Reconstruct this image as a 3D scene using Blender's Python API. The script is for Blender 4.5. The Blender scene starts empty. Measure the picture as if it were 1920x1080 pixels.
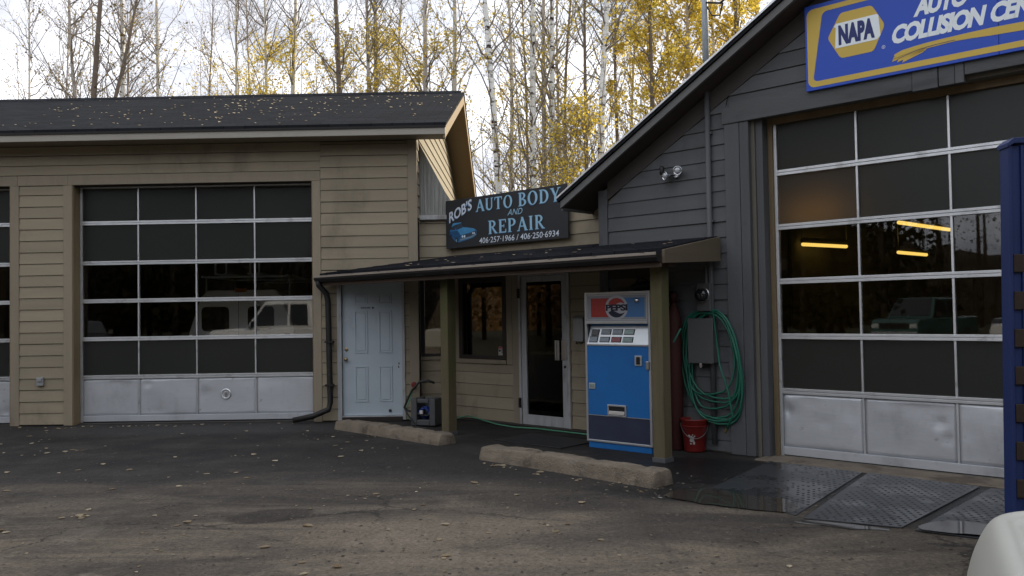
import bpy, math, random
import numpy as np
from mathutils import Vector, Matrix

SC = bpy.context.scene
COL = SC.collection
R_ = math.radians

# ------------------------------------------------------------------ camera
cam_d = bpy.data.cameras.new("camera")
cam_d.sensor_width = 36.0
cam_d.lens = 30.14
cam_d.clip_start = 0.05
cam_d.clip_end = 1500.0
cam = bpy.data.objects.new("camera", cam_d)
COL.objects.link(cam)
PITCH, ROLL = 0.027867, 0.016447
cp, sp, cr, sr = math.cos(PITCH), math.sin(PITCH), math.cos(ROLL), math.sin(ROLL)
fwd = Vector((0, cp, sp)); upv = Vector((0, -sp, cp)); rgt = Vector((1, 0, 0))
RV = rgt * cr - upv * sr
UV = upv * cr + rgt * sr
m = Matrix.Identity(4)
for i in range(3):
    m[i][0] = RV[i]; m[i][1] = UV[i]; m[i][2] = -fwd[i]
m[2][3] = 1.62
cam.matrix_world = m
SC.camera = cam

# ------------------------------------------------------------------ sky + sun
SUN_EL, SUN_AZ = R_(17), math.atan2(0.80, 0.60)      # azimuth from +Y towards +X
sun_dir = Vector((math.sin(SUN_AZ) * math.cos(SUN_EL), math.cos(SUN_AZ) * math.cos(SUN_EL), math.sin(SUN_EL)))
W = bpy.data.worlds.new("World"); SC.world = W; W.use_nodes = True
nt = W.node_tree; nt.nodes.clear()
wout = nt.nodes.new("ShaderNodeOutputWorld"); wbg = nt.nodes.new("ShaderNodeBackground")
sky = nt.nodes.new("ShaderNodeTexSky"); sky.sky_type = 'NISHITA'; sky.sun_disc = False
sky.sun_elevation = SUN_EL; sky.sun_rotation = SUN_AZ
tc = nt.nodes.new("ShaderNodeTexCoord")
mp = nt.nodes.new("ShaderNodeMapping"); mp.inputs['Scale'].default_value = (1, 1, 2.2)
mp.inputs['Location'].default_value = (0.35, 0.2, 0.1)
ns = nt.nodes.new("ShaderNodeTexNoise"); ns.inputs['Scale'].default_value = 3.2; ns.inputs['Detail'].default_value = 7
rp = nt.nodes.new("ShaderNodeValToRGB")
rp.color_ramp.elements[0].position = 0.30; rp.color_ramp.elements[0].color = (0, 0, 0, 1)
rp.color_ramp.elements[1].position = 0.44; rp.color_ramp.elements[1].color = (1, 1, 1, 1)
mx = nt.nodes.new("ShaderNodeMix"); mx.data_type = 'RGBA'
mx.inputs[7].default_value = (13.6, 14.0, 15.4, 1)
n2c = nt.nodes.new("ShaderNodeTexNoise"); n2c.inputs['Scale'].default_value = 5.0; n2c.inputs['Detail'].default_value = 6
nt.links.new(mp.outputs[0], n2c.inputs['Vector'])
ctone = nt.nodes.new("ShaderNodeMix"); ctone.data_type = 'RGBA'
ctone.inputs[6].default_value = (8.6, 8.9, 9.9, 1); ctone.inputs[7].default_value = (16.5, 16.9, 18.0, 1)
crp = nt.nodes.new("ShaderNodeMapRange"); crp.inputs['From Min'].default_value = 0.34; crp.inputs['From Max'].default_value = 0.58
nt.links.new(n2c.outputs['Fac'], crp.inputs['Value']); nt.links.new(crp.outputs[0], ctone.inputs[0]); nt.links.new(ctone.outputs[2], mx.inputs[7])
nt.links.new(tc.outputs['Generated'], mp.inputs['Vector']); nt.links.new(mp.outputs[0], ns.inputs['Vector'])
nt.links.new(ns.outputs['Fac'], rp.inputs[0]); nt.links.new(rp.outputs[0], mx.inputs[0])
nt.links.new(sky.outputs[0], mx.inputs[6]); nt.links.new(mx.outputs[2], wbg.inputs['Color'])
wbg.inputs['Strength'].default_value = 0.10
nt.links.new(wbg.outputs[0], wout.inputs['Surface'])
sl = bpy.data.lights.new("sun", 'SUN'); sl.energy = 5.0; sl.angle = R_(0.5); sl.color = (1.0, 0.86, 0.64)
so = bpy.data.objects.new("sun", sl); COL.objects.link(so)
so.rotation_euler = sun_dir.to_track_quat('Z', 'Y').to_euler(); so.location = (20, 20, 20)

SC.view_settings.view_transform = 'Standard'
SC.view_settings.look = 'None'
SC.view_settings.exposure = 0.05
SC.view_settings.gamma = 1.0
SC.view_settings.use_curve_mapping = False
try:
    SC.cycles.max_bounces = 8; SC.cycles.transparent_max_bounces = 24
    SC.cycles.sample_clamp_indirect = 4.0
except Exception:
    pass

# ------------------------------------------------------------------ mesh helpers
class MB:
    def __init__(s): s.v = []; s.f = []
    def add(s, vs, fs):
        o = len(s.v); s.v += [tuple(p) for p in vs]; s.f += [tuple(i + o for i in q) for q in fs]
        return s
    def box(s, x0, x1, y0, y1, z0, z1):
        return s.add([(x0,y0,z0),(x1,y0,z0),(x1,y1,z0),(x0,y1,z0),(x0,y0,z1),(x1,y0,z1),(x1,y1,z1),(x0,y1,z1)],
              [(0,3,2,1),(4,5,6,7),(0,1,5,4),(1,2,6,5),(2,3,7,6),(3,0,4,7)])
    def hexa(s, p):      # eight points ordered as box()
        return s.add(p, [(0,3,2,1),(4,5,6,7),(0,1,5,4),(1,2,6,5),(2,3,7,6),(3,0,4,7)])
    def prism(s, pts, d):  # polygon of 3d points extruded by vector d
        n = len(pts); a = [Vector(p) for p in pts]; b = [p + Vector(d) for p in a]
        return s.add(a + b, [tuple(range(n))[::-1], tuple(range(n, 2*n))] + [(i, (i+1) % n, n+(i+1) % n, n+i) for i in range(n)])
    def xz(s, pts, y0, y1):   # polygon in the x-z plane, front at y0
        return s.prism([(x, y0, z) for x, z in pts], (0, y1 - y0, 0))
    def tube(s, path, r, n=8, cap=True):
        P = [Vector(p) for p in path]; m_ = len(P)
        rr = r if hasattr(r, '__len__') else [r] * m_
        o = len(s.v); prev = None
        for i, p in enumerate(P):
            t = (P[min(i+1, m_-1)] - P[max(i-1, 0)])
            if t.length < 1e-9: t = Vector((0, 0, 1))
            t.normalize()
            if prev is None:
                u = t.cross(Vector((0, 0, 1)))
                if u.length < 0.2: u = t.cross(Vector((1, 0, 0)))
            else:
                u = prev - t * prev.dot(t)
            u.normalize(); prev = u; w = t.cross(u)
            for k in range(n):
                a = 2 * math.pi * k / n
                s.v.append(tuple(p + (u * math.cos(a) + w * math.sin(a)) * rr[i]))
        for i in range(m_ - 1):
            for k in range(n):
                s.f.append((o+i*n+k, o+i*n+(k+1) % n, o+(i+1)*n+(k+1) % n, o+(i+1)*n+k))
        if cap:
            s.f.append(tuple(o + k for k in range(n))[::-1]); s.f.append(tuple(o+(m_-1)*n+k for k in range(n)))
        return s
    def lathe(s, prof, n=20, c=(0, 0, 0), axis='z'):
        o = len(s.v)
        for r, h in prof:
            for k in range(n):
                a = 2*math.pi*k/n; x, y = r*math.cos(a), r*math.sin(a)
                p = (x, y, h) if axis == 'z' else ((x, h, y) if axis == 'y' else (h, x, y))
                s.v.append((p[0]+c[0], p[1]+c[1], p[2]+c[2]))
        for i in range(len(prof)-1):
            for k in range(n):
                s.f.append((o+i*n+k, o+i*n+(k+1) % n, o+(i+1)*n+(k+1) % n, o+(i+1)*n+k))
        s.f.append(tuple(o+k for k in range(n))[::-1]); s.f.append(tuple(o+(len(prof)-1)*n+k for k in range(n)))
        return s
    def disc(s, c, rx, rz, y0, y1, n=24):
        return s.xz([(c[0]+rx*math.cos(2*math.pi*k/n), c[1]+rz*math.sin(2*math.pi*k/n)) for k in range(n)], y0, y1)

def mesh_obj(name, mb, mat, parent=None, bevel=0.0, smooth=False, seg=2):
    me = bpy.data.meshes.new(name)
    me.from_pydata(mb.v, [], mb.f); me.update()
    if mat is not None: me.materials.append(mat)
    o = bpy.data.objects.new(name, me); COL.objects.link(o)
    if parent is not None: o.parent = parent
    if smooth:
        for p in me.polygons: p.use_smooth = True
    if bevel:
        b = o.modifiers.new("bevel", 'BEVEL'); b.width = bevel; b.segments = seg; b.limit_method = 'ANGLE'
        b.angle_limit = R_(40)
    return o

def fix_normals(o):
    import bmesh
    bm = bmesh.new(); bm.from_mesh(o.data); bmesh.ops.recalc_face_normals(bm, faces=bm.faces); bm.to_mesh(o.data); bm.free()
    return o

def part(name, mb, mat, parent, bevel=0.0, smooth=False, label=None, stuff=False):
    o = fix_normals(mesh_obj(name, mb, mat, parent, bevel, smooth))
    if label: o['label'] = label
    if stuff: o['kind'] = 'stuff'
    return o

def tag(o, label, cat, group=None, kind=None):
    if label: o['label'] = label
    if cat: o['category'] = cat
    if group: o['group'] = group
    if kind: o['kind'] = kind
    return o

def thing(name, label, cat, loc=(0, 0, 0), rz=0.0, group=None):
    o = bpy.data.objects.new(name, None); COL.objects.link(o)
    o.location = loc; o.rotation_euler = (0, 0, rz); o.empty_display_size = 0.2
    return tag(o, label, cat, group)

def children(o): return [c for c in bpy.data.objects if c.parent == o]
def copy_tree(o, parent=None):
    c = o.copy(); COL.objects.link(c); c.parent = parent
    for ch in children(o): copy_tree(ch, c)
    return c

# ------------------------------------------------------------------ material helpers
class NT:
    def __init__(s, name):
        s.m = bpy.data.materials.new(name); s.m.use_nodes = True; s.t = s.m.node_tree; s.t.nodes.clear()
        s.out = s.t.nodes.new("ShaderNodeOutputMaterial")
    def n(s, typ, **kw):
        x = s.t.nodes.new(typ)
        for k, v in kw.items(): setattr(x, k, v)
        return x
    def l(s, a, b): s.t.links.new(a, b)
    def set(s, sock, v):
        if hasattr(v, 'is_output') or isinstance(v, bpy.types.NodeSocket): s.l(v, sock)
        else: sock.default_value = v
    def math(s, op, a, b=0.0, c=None, clamp=False):
        x = s.n("ShaderNodeMath", operation=op); x.use_clamp = clamp
        s.set(x.inputs[0], a); s.set(x.inputs[1], b)
        if c is not None: s.set(x.inputs[2], c)
        return x.outputs[0]
    def coord(s, stretch=(1, 1, 1), which='Object', loc=(0, 0, 0)):
        t_ = s.n("ShaderNodeTexCoord"); mp_ = s.n("ShaderNodeMapping")
        mp_.inputs['Scale'].default_value = stretch; mp_.inputs['Location'].default_value = loc
        s.l(t_.outputs[which], mp_.inputs['Vector']); return mp_.outputs[0]
    def noise(s, vec, scale, detail=4, rough=0.55, dist=0.0):
        x = s.n("ShaderNodeTexNoise"); s.l(vec, x.inputs['Vector'])
        x.inputs['Scale'].default_value = scale; x.inputs['Detail'].default_value = detail
        x.inputs['Roughness'].default_value = rough; x.inputs['Distortion'].default_value = dist
        return x.outputs['Fac']
    def ramp(s, fac, lo, hi):
        x = s.n("ShaderNodeMapRange"); x.interpolation_type = 'SMOOTHSTEP'
        s.l(fac, x.inputs['Value']); x.inputs['From Min'].default_value = lo; x.inputs['From Max'].default_value = hi
        return x.outputs[0]
    def mix(s, fac, a, b):
        x = s.n("ShaderNodeMix", data_type='RGBA')
        s.set(x.inputs[0], fac)
        for q, v in ((6, a), (7, b)):
            if isinstance(v, (tuple, list)): x.inputs[q].default_value = (*v[:3], 1)
            else: s.l(v, x.inputs[q])
        return x.outputs[2]
    def scale(s, col, f):
        x = s.n("ShaderNodeVectorMath", operation='SCALE')
        if isinstance(col, (tuple, list)): x.inputs[0].default_value = col[:3]
        else: s.l(col, x.inputs[0])
        s.set(x.inputs['Scale'], f); return x.outputs[0]
    def bsdf(s, col, rough, metal=0.0, spec=0.5, normal=None, coat=0.0):
        b = s.n("ShaderNodeBsdfPrincipled")
        if isinstance(col, (tuple, list)): b.inputs['Base Color'].default_value = (*col[:3], 1)
        else: s.l(col, b.inputs['Base Color'])
        s.set(b.inputs['Roughness'], rough); s.set(b.inputs['Metallic'], metal)
        b.inputs['Specular IOR Level'].default_value = spec
        b.inputs['Coat Weight'].default_value = coat
        if normal is not None: s.l(normal, b.inputs['Normal'])
        return b
    def bump(s, h, strength, dist=0.01):
        x = s.n("ShaderNodeBump"); x.inputs['Strength'].default_value = strength; x.inputs['Distance'].default_value = dist
        s.l(h, x.inputs['Height']); return x.outputs[0]
    def done(s, shader):
        s.l(shader, s.out.inputs['Surface']); return s.m

def mat(name, col, rough=0.6, metal=0.0, var=0.15, scale=5.0, bump=0.15, bscale=70.0, stretch=(1, 1, 1), rand=0.08,
        spec=0.4, coat=0.0, dirt=None, rvar=0.1, bdist=0.004):
    t = NT(name)
    v = t.coord(stretch)
    oi = t.n("ShaderNodeObjectInfo")
    off = t.n("ShaderNodeVectorMath", operation='ADD'); t.l(v, off.inputs[0])
    o3 = t.n("ShaderNodeCombineXYZ"); t.l(t.math('MULTIPLY', oi.outputs['Random'], 37.0), o3.inputs[0]); t.l(t.math('MULTIPLY', oi.outputs['Random'], 11.0), o3.inputs[2])
    t.l(o3.outputs[0], off.inputs[1]); vv = off.outputs[0]
    n1 = t.noise(vv, scale, 6)
    f = t.math('ADD', 1.0, t.math('MULTIPLY', t.math('SUBTRACT', n1, 0.5), var * 2.4))
    f = t.math('ADD', f, t.math('MULTIPLY', t.math('SUBTRACT', oi.outputs['Random'], 0.5), rand * 2))
    c = t.scale(col, f)
    n2 = t.noise(vv, bscale, 5, 0.6)
    c = t.scale(c, t.math('ADD', 1.0 - var * 0.5, t.math('MULTIPLY', n2, var)))
    if dirt:
        for (dc, ds, lo, hi, amt, dst) in dirt:
            nv = t.coord(dst, loc=(ds * 1.7, 3.1, 1.3))
            nd = t.ramp(t.noise(nv, ds, 7, 0.62), lo, hi)
            c = t.mix(t.math('MULTIPLY', nd, amt), c, dc)
    nr = t.math('ADD', rough - rvar * 0.5, t.math('MULTIPLY', n1, rvar), clamp=True)
    nor = t.bump(n2, bump, bdist) if bump else None
    return t.done(t.bsdf(c, nr, metal, spec, nor, coat).outputs[0])

M = {}
GRIME = (0.045, 0.038, 0.03)
M['tan'] = mat('tan_paint', (0.258, 0.220, 0.155), 0.65, var=0.16, scale=2.0, bump=0.45, bscale=60, stretch=(0.25, 1, 3), rand=0.10,
    dirt=[((0.05, 0.04, 0.03), 38, 0.70, 0.74, 0.6, (1, 1, 1)), ((0.10, 0.08, 0.055), 1.6, 0.52, 0.78, 0.55, (1, 1, 0.5))])
M['tan_trim'] = mat('tan_trim_paint', (0.246, 0.209, 0.152), 0.6, var=0.12, scale=3, bump=0.3, bscale=55, stretch=(3, 1, 0.3),
    dirt=[((0.09, 0.07, 0.05), 2.2, 0.55, 0.8, 0.5, (1, 1, 0.4))])
M['tan_jamb'] = mat('weathered_tan_jamb', (0.17, 0.125, 0.07), 0.7, var=0.25, scale=3, bump=0.3, stretch=(4, 4, 0.5))
M['fascia'] = mat('pale_fascia_paint', (0.33, 0.31, 0.27), 0.55, var=0.10, scale=2, bump=0.15, stretch=(0.3, 1, 2),
    dirt=[((0.14, 0.12, 0.09), 1.4, 0.58, 0.8, 0.4, (1, 1, 1))])
M['grey'] = mat('charcoal_paint', (0.082, 0.087, 0.093), 0.62, var=0.2, scale=2.2, bump=0.4, bscale=55, stretch=(0.25, 1, 3), rand=0.10,
    dirt=[((0.015, 0.014, 0.013), 36, 0.69, 0.73, 0.7, (1, 1, 1)), ((0.035, 0.036, 0.038), 1.8, 0.5, 0.75, 0.6, (1, 1, 0.5))])
M['grey_trim'] = mat('charcoal_timber', (0.079, 0.083, 0.089), 0.65, var=0.2, scale=3, bump=0.6, bscale=45, stretch=(3, 3, 0.25),
    dirt=[((0.03, 0.03, 0.032), 2.5, 0.52, 0.75, 0.6, (2, 2, 0.4))])
M['grey_header'] = mat('charcoal_header', (0.083, 0.087, 0.091), 0.65, var=0.2, scale=3, bump=0.6, bscale=45, stretch=(0.25, 3, 3),
    dirt=[((0.03, 0.03, 0.032), 2.5, 0.52, 0.75, 0.6, (0.4, 2, 2))])
M['rake_grey'] = mat('grey_rake_paint', (0.135, 0.137, 0.135), 0.6, var=0.2, scale=3, bump=0.3, bscale=45, stretch=(0.3, 2, 2))
M['shadow_board'] = mat('shaded_brown_frieze', (0.055, 0.050, 0.046), 0.75, var=0.2, scale=3, bump=0.3)  # brown frieze, its dark tone includes the shade under the rake soffit
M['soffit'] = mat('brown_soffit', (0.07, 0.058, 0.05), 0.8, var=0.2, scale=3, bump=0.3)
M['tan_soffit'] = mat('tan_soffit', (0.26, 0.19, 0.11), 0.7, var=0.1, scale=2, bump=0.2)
M['weathered'] = mat('weathered_boards', (0.25, 0.25, 0.235), 0.85, var=0.6, scale=3.0, bump=0.6, bscale=30, stretch=(14, 14, 0.6), rand=0.2)
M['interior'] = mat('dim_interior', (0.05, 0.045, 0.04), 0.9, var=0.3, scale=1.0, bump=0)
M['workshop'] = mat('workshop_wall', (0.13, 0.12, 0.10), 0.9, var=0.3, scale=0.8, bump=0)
M['alu'] = mat('aluminium', (0.62, 0.64, 0.66), 0.42, 0.85, var=0.12, scale=6, bump=0.08, bscale=90, stretch=(1, 1, 1),
    dirt=[((0.16, 0.16, 0.15), 5, 0.56, 0.75, 0.5, (1, 1, 1))])
M['alu_panel'] = mat('aluminium_panel', (0.53, 0.55, 0.58), 0.48, 0.55, var=0.14, scale=1.7, bump=0.10, bscale=20, stretch=(0.4, 1, 1.6), bdist=0.01, rand=0.05,
    dirt=[((0.22, 0.22, 0.23), 2.2, 0.5, 0.75, 0.45, (1, 1, 0.6)), ((0.10, 0.09, 0.08), 9, 0.62, 0.75, 0.5, (1, 1, 1))])
M['white_door'] = mat('white_door_paint', (0.40, 0.46, 0.51), 0.5, var=0.09, scale=3, bump=0.05, bscale=40, rand=0,
    dirt=[((0.22, 0.22, 0.21), 2.6, 0.56, 0.8, 0.35, (1, 1, 0.6)), ((0.07, 0.06, 0.05), 14, 0.68, 0.74, 0.5, (1, 1, 1))])
M['white_frame'] = mat('white_frame_paint', (0.36, 0.37, 0.38), 0.5, var=0.2, scale=5, bump=0.2, stretch=(3, 3, 0.5),
    dirt=[((0.14, 0.12, 0.10), 4, 0.5, 0.68, 0.6, (2, 2, 0.5))])
M['brown_frame'] = mat('dark_brown_frame', (0.022, 0.017, 0.014), 0.5, var=0.15, bump=0.1)
M['black_metal'] = mat('black_metal', (0.014, 0.013, 0.013), 0.45, 0.3, var=0.2, bump=0.1)
M['gutter'] = mat('dark_brown_gutter', (0.012, 0.010, 0.010), 0.6, 0.0, var=0.3, bump=0.05,
    dirt=[((0.09, 0.085, 0.08), 6, 0.58, 0.72, 0.5, (0.6, 1, 1))])
M['gutter_edge'] = mat('worn_gutter_edge', (0.30, 0.26, 0.22), 0.5, 0.1, var=0.25, bump=0.1, stretch=(0.5, 1, 1))
M['post'] = mat('mossy_timber', (0.108, 0.088, 0.050), 0.85, var=0.3, scale=2.0, bump=0.8, bscale=25, stretch=(6, 6, 0.35), bdist=0.006,
    dirt=[((0.070, 0.080, 0.022), 2.2, 0.46, 0.68, 0.6, (1, 1, 0.5)), ((0.05, 0.035, 0.02), 3, 0.55, 0.75, 0.6, (3, 3, 0.4))])
M['beam'] = mat('dark_stained_beam', (0.06, 0.04, 0.028), 0.75, var=0.3, scale=2, bump=0.5, bscale=30, stretch=(0.3, 5, 5))
M['rake'] = mat('brown_rake_board', (0.11, 0.088, 0.06), 0.7, var=0.2, scale=2, bump=0.4, bscale=30, stretch=(1, 0.3, 4))
M['concrete'] = mat('parking_stop_concrete', (0.168, 0.138, 0.104), 0.9, var=0.35, scale=5, bump=1.0, bscale=60, bdist=0.02,
    dirt=[((0.062, 0.046, 0.033), 2.3, 0.53, 0.63, 0.65, (1, 1, 1)), ((0.05, 0.045, 0.04), 4, 0.55, 0.7, 0.6, (1, 1, 1)), ((0.25, 0.225, 0.19), 5, 0.58, 0.7, 0.4, (1, 1, 1))])
M['blue_vend'] = mat('blue_vending_paint', (0.014, 0.125, 0.37), 0.36, 0.0, var=0.14, scale=2, bump=0.03, spec=0.4,
    dirt=[((0.10, 0.20, 0.34), 9, 0.66, 0.72, 0.5, (0.4, 1, 2.2)), ((0.05, 0.03, 0.02), 26, 0.71, 0.75, 0.7, (1, 1, 1)), ((0.02, 0.06, 0.14), 2.4, 0.52, 0.75, 0.4, (1, 1, 0.6))])
M['navy_panel'] = mat('navy_kick_panel', (0.022, 0.028, 0.055), 0.55, var=0.2, scale=4, bump=0.1)
M['cabinet'] = mat('dark_cabinet_steel', (0.010, 0.011, 0.016), 0.5, var=0.2, bump=0.05)
M['silver'] = mat('silver_trim', (0.5, 0.52, 0.54), 0.35, 0.6, var=0.1, bump=0.05)
M['backlit_grey'] = mat('frosted_sign_plastic', (0.27, 0.30, 0.34), 0.3, var=0.08, bump=0, spec=0.5)
M['sel_panel'] = mat('polished_selector_panel', (0.66, 0.70, 0.73), 0.3, 0.35, var=0.06, bump=0)
M['logo_red'] = mat('logo_red', (0.30, 0.035, 0.03), 0.4, var=0.08, bump=0)
M['logo_blue'] = mat('logo_blue', (0.06, 0.17, 0.38), 0.4, var=0.08, bump=0)
M['logo_white'] = mat('logo_white', (0.36, 0.38, 0.42), 0.4, var=0.05, bump=0)
M['logo_navy'] = mat('logo_navy', (0.012, 0.014, 0.04), 0.4, var=0.05, bump=0)
M['btn'] = mat('selector_button', (0.16, 0.19, 0.22), 0.3, var=0.5, scale=40, bump=0, rand=0.3)
M['btn_red'] = mat('selector_button_red', (0.22, 0.05, 0.06), 0.3, var=0.4, scale=40, bump=0)
M['btn_green'] = mat('selector_button_pale', (0.20, 0.28, 0.27), 0.3, var=0.4, scale=40, bump=0)
M['sign_blue'] = mat('sign_blue', (0.022, 0.080, 0.50), 0.45, var=0.06, scale=1.5, bump=0.02, rand=0)
M['sign_yellow'] = mat('sign_yellow', (0.62, 0.44, 0.085), 0.5, var=0.06, scale=2, bump=0, rand=0)
M['sign_white'] = mat('sign_white', (0.84, 0.91, 0.94), 0.5, var=0.06, scale=2, bump=0, rand=0)
M['sign_navy'] = mat('sign_navy_letters', (0.02, 0.03, 0.16), 0.5, var=0.05, bump=0, rand=0)
M['sign_black'] = mat('painted_black_board', (0.022, 0.024, 0.028), 0.55, var=0.15, scale=2, bump=0.1, rand=0)
M['let_light'] = mat('light_blue_lettering', (0.30, 0.53, 0.70), 0.5, var=0.06, bump=0, rand=0)
M['let_shadow'] = mat('blue_letter_edge', (0.06, 0.19, 0.40), 0.5, var=0.06, bump=0, rand=0)
M['let_white'] = mat('white_lettering', (0.62, 0.69, 0.78), 0.5, var=0.06, bump=0, rand=0)
M['let_black'] = mat('black_lettering', (0.01, 0.01, 0.012), 0.5, var=0.05, bump=0, rand=0)
M['car_blue'] = mat('painted_car_blue', (0.03, 0.16, 0.36), 0.5, var=0.3, scale=12, bump=0)
M['car_hood'] = mat('painted_car_hood', (0.055, 0.25, 0.48), 0.5, var=0.25, scale=10, bump=0)
M['car_side'] = mat('painted_car_side', (0.012, 0.07, 0.17), 0.5, var=0.3, scale=10, bump=0)
M['car_dark'] = mat('painted_car_dark', (0.03, 0.05, 0.08), 0.5, var=0.2, bump=0)
M['car_pale'] = mat('painted_car_chrome', (0.16, 0.24, 0.30), 0.5, var=0.2, bump=0)
M['hose'] = mat('green_hose', (0.010, 0.115, 0.075), 0.42, var=0.15, scale=8, bump=0.05, spec=0.5)
M['hose_thin'] = mat('pale_green_hose', (0.08, 0.26, 0.16), 0.4, var=0.2, scale=8, bump=0)
M['red_plastic'] = mat('red_plastic', (0.15, 0.011, 0.009), 0.5, var=0.15, scale=4, bump=0.05)
M['red_paint'] = mat('dark_red_paint', (0.036, 0.005, 0.004), 0.7, var=0.2, scale=4, bump=0.1)
M['paint_splash'] = mat('white_paint_splash', (0.32, 0.31, 0.30), 0.6, var=0.4, scale=20, bump=0.1)
M['box_grey'] = mat('grey_steel_box', (0.085, 0.088, 0.092), 0.6, 0.1, var=0.1, scale=3, bump=0.05)
M['mail_grey'] = mat('pale_grey_box', (0.28, 0.29, 0.30), 0.5, 0.2, var=0.15, scale=5, bump=0.05)
M['crate'] = mat('grey_crate_plastic', (0.07, 0.072, 0.075), 0.55, var=0.15, scale=6, bump=0.05)
M['blue_cable'] = mat('blue_cable', (0.015, 0.04, 0.20), 0.4, var=0.1, bump=0)
M['rubber'] = mat('black_rubber', (0.016, 0.017, 0.019), 0.55, var=0.3, scale=5, bump=0.2)
M['galv'] = mat('galvanised_steel', (0.50, 0.56, 0.61), 0.5, 0.1, var=0.25, scale=9, bump=0.1, stretch=(1, 1, 0.5))
M['chrome'] = mat('lamp_reflector', (0.62, 0.64, 0.67), 0.2, 1.0, var=0.05, bump=0)
M['brass'] = mat('tarnished_brass', (0.35, 0.27, 0.14), 0.35, 0.9, var=0.2, bump=0)
M['steel'] = mat('brushed_steel', (0.5, 0.5, 0.5), 0.3, 0.9, var=0.1, bump=0)
M['ramp_blue'] = mat('dark_blue_steel', (0.007, 0.020, 0.090), 0.55, 0.0, var=0.25, scale=4, bump=0.2,
    dirt=[((0.06, 0.03, 0.02), 7, 0.62, 0.74, 0.6, (1, 1, 1))])
M['rust'] = mat('rusty_steel', (0.024, 0.015, 0.011), 0.8, var=0.5, scale=16, bump=0.6, bscale=80)
M['navy_dark'] = mat('dark_navy_plate', (0.003, 0.004, 0.010), 0.85, var=0.2, scale=3, bump=0.2, spec=0.1)
M['truck_white'] = mat('white_vehicle_paint', (0.35, 0.35, 0.315), 0.5, var=0.08, scale=2, bump=0, coat=0.05, rand=0,
    dirt=[((0.34, 0.31, 0.26), 3, 0.5, 0.8, 0.35, (1, 1, 1))])
M['van_white'] = mat('clean_white_paint', (0.78, 0.79, 0.80), 0.35, var=0.05, scale=2, bump=0, rand=0)
M['truck_teal'] = mat('teal_vehicle_paint', (0.03, 0.075, 0.072), 0.3, var=0.05, scale=2, bump=0, coat=0.4)
M['truck_dark'] = mat('dark_vehicle_paint', (0.03, 0.03, 0.035), 0.3, var=0.05, scale=2, bump=0, coat=0.4)
M['tyre'] = mat('tyre_rubber', (0.018, 0.018, 0.018), 0.8, var=0.2, bump=0.2)
M['lamp_lens'] = mat('lamp_lens', (0.5, 0.52, 0.55), 0.15, 0.3, var=0.1, bump=0)
M['lens_red'] = mat('red_lens', (0.25, 0.01, 0.01), 0.2, var=0.1, bump=0)
M['lens_orange'] = mat('orange_lens', (0.4, 0.12, 0.02), 0.2, var=0.1, bump=0)
M['dark_glass'] = mat('dark_vehicle_glass', (0.012, 0.014, 0.016), 0.06, var=0.0, bump=0, spec=0.6)
M['paper'] = mat('sticker_paper', (0.5, 0.5, 0.5), 0.6, var=0.1, bump=0)
M['bark_white'] = None

def glass_mat(name, tint, mult):
    t = NT(name)
    fr = t.n("ShaderNodeFresnel"); fr.inputs['IOR'].default_value = 1.5
    tr = t.n("ShaderNodeBsdfTransparent"); tr.inputs['Color'].default_value = (*tint, 1)
    gl = t.n("ShaderNodeBsdfGlossy"); gl.inputs['Roughness'].default_value = 0.015
    v = t.coord((1, 1, 1)); nb = t.bump(t.noise(v, 1.1, 1), 0.018, 0.02); t.l(nb, gl.inputs['Normal'])
    ms = t.n("ShaderNodeMixShader"); t.l(t.math('MULTIPLY', fr.outputs[0], mult, clamp=True), ms.inputs[0])
    t.l(tr.outputs[0], ms.inputs[1]); t.l(gl.outputs[0], ms.inputs[2])
    return t.done(ms.outputs[0])
M['glass'] = glass_mat('window_glass', (0.93, 0.93, 0.92), 1.35)
M['glass_door'] = glass_mat('door_glass', (0.45, 0.43, 0.40), 0.42)
M['glass_dark'] = glass_mat('tinted_window_glass', (0.30, 0.28, 0.25), 2.9)

def frosted():
    t = NT('obscured_glass')
    oi = t.n("ShaderNodeObjectInfo"); v = t.coord((1, 1, 1))
    n1 = t.noise(v, 1.1, 3)
    c = t.scale((0.030, 0.034, 0.032), t.math('ADD', 0.75, t.math('ADD', t.math('MULTIPLY', n1, 0.4), t.math('MULTIPLY', oi.outputs['Random'], 0.2))))
    b = t.bsdf(c, 0.27, 0, 0.45)
    tl = t.n("ShaderNodeBsdfTranslucent"); tl.inputs['Color'].default_value = (0.80, 0.78, 0.70, 1)
    ms = t.n("ShaderNodeMixShader"); ms.inputs[0].default_value = 0.45
    t.l(b.outputs[0], ms.inputs[1]); t.l(tl.outputs[0], ms.inputs[2])
    return t.done(ms.outputs[0])
M['frost'] = frosted()

def shingles(name, col, sx=3.2, sy=7.0):
    t = NT(name)
    v = t.coord((1, 1, 1))
    br = t.n("ShaderNodeTexBrick"); t.l(v, br.inputs['Vector'])
    br.inputs['Color1'].default_value = (*[c*0.8 for c in col], 1); br.inputs['Color2'].default_value = (*[c*1.25 for c in col], 1)
    br.inputs['Mortar'].default_value = (*[c*0.45 for c in col], 1)
    br.inputs['Scale'].default_value = 1.0; br.inputs['Mortar Size'].default_value = 0.008
    br.inputs['Brick Width'].default_value = 1/sx; br.inputs['Row Height'].default_value = 1/sy
    n1 = t.noise(v, 1.2, 5); n2 = t.noise(v, 120, 3)
    c = t.scale(br.outputs['Color'], t.math('ADD', 0.6, t.math('ADD', t.math('MULTIPLY', n1, 0.5), t.math('MULTIPLY', n2, 0.3))))
    h = t.math('ADD', t.math('MULTIPLY', br.outputs['Fac'], -0.6), t.math('MULTIPLY', n2, 0.5))
    return t.done(t.bsdf(c, 0.95, 0, 0.06, t.bump(h, 0.5, 0.01)).outputs[0])
M['shingle'] = shingles('dark_shingles', (0.019, 0.020, 0.023))
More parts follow.
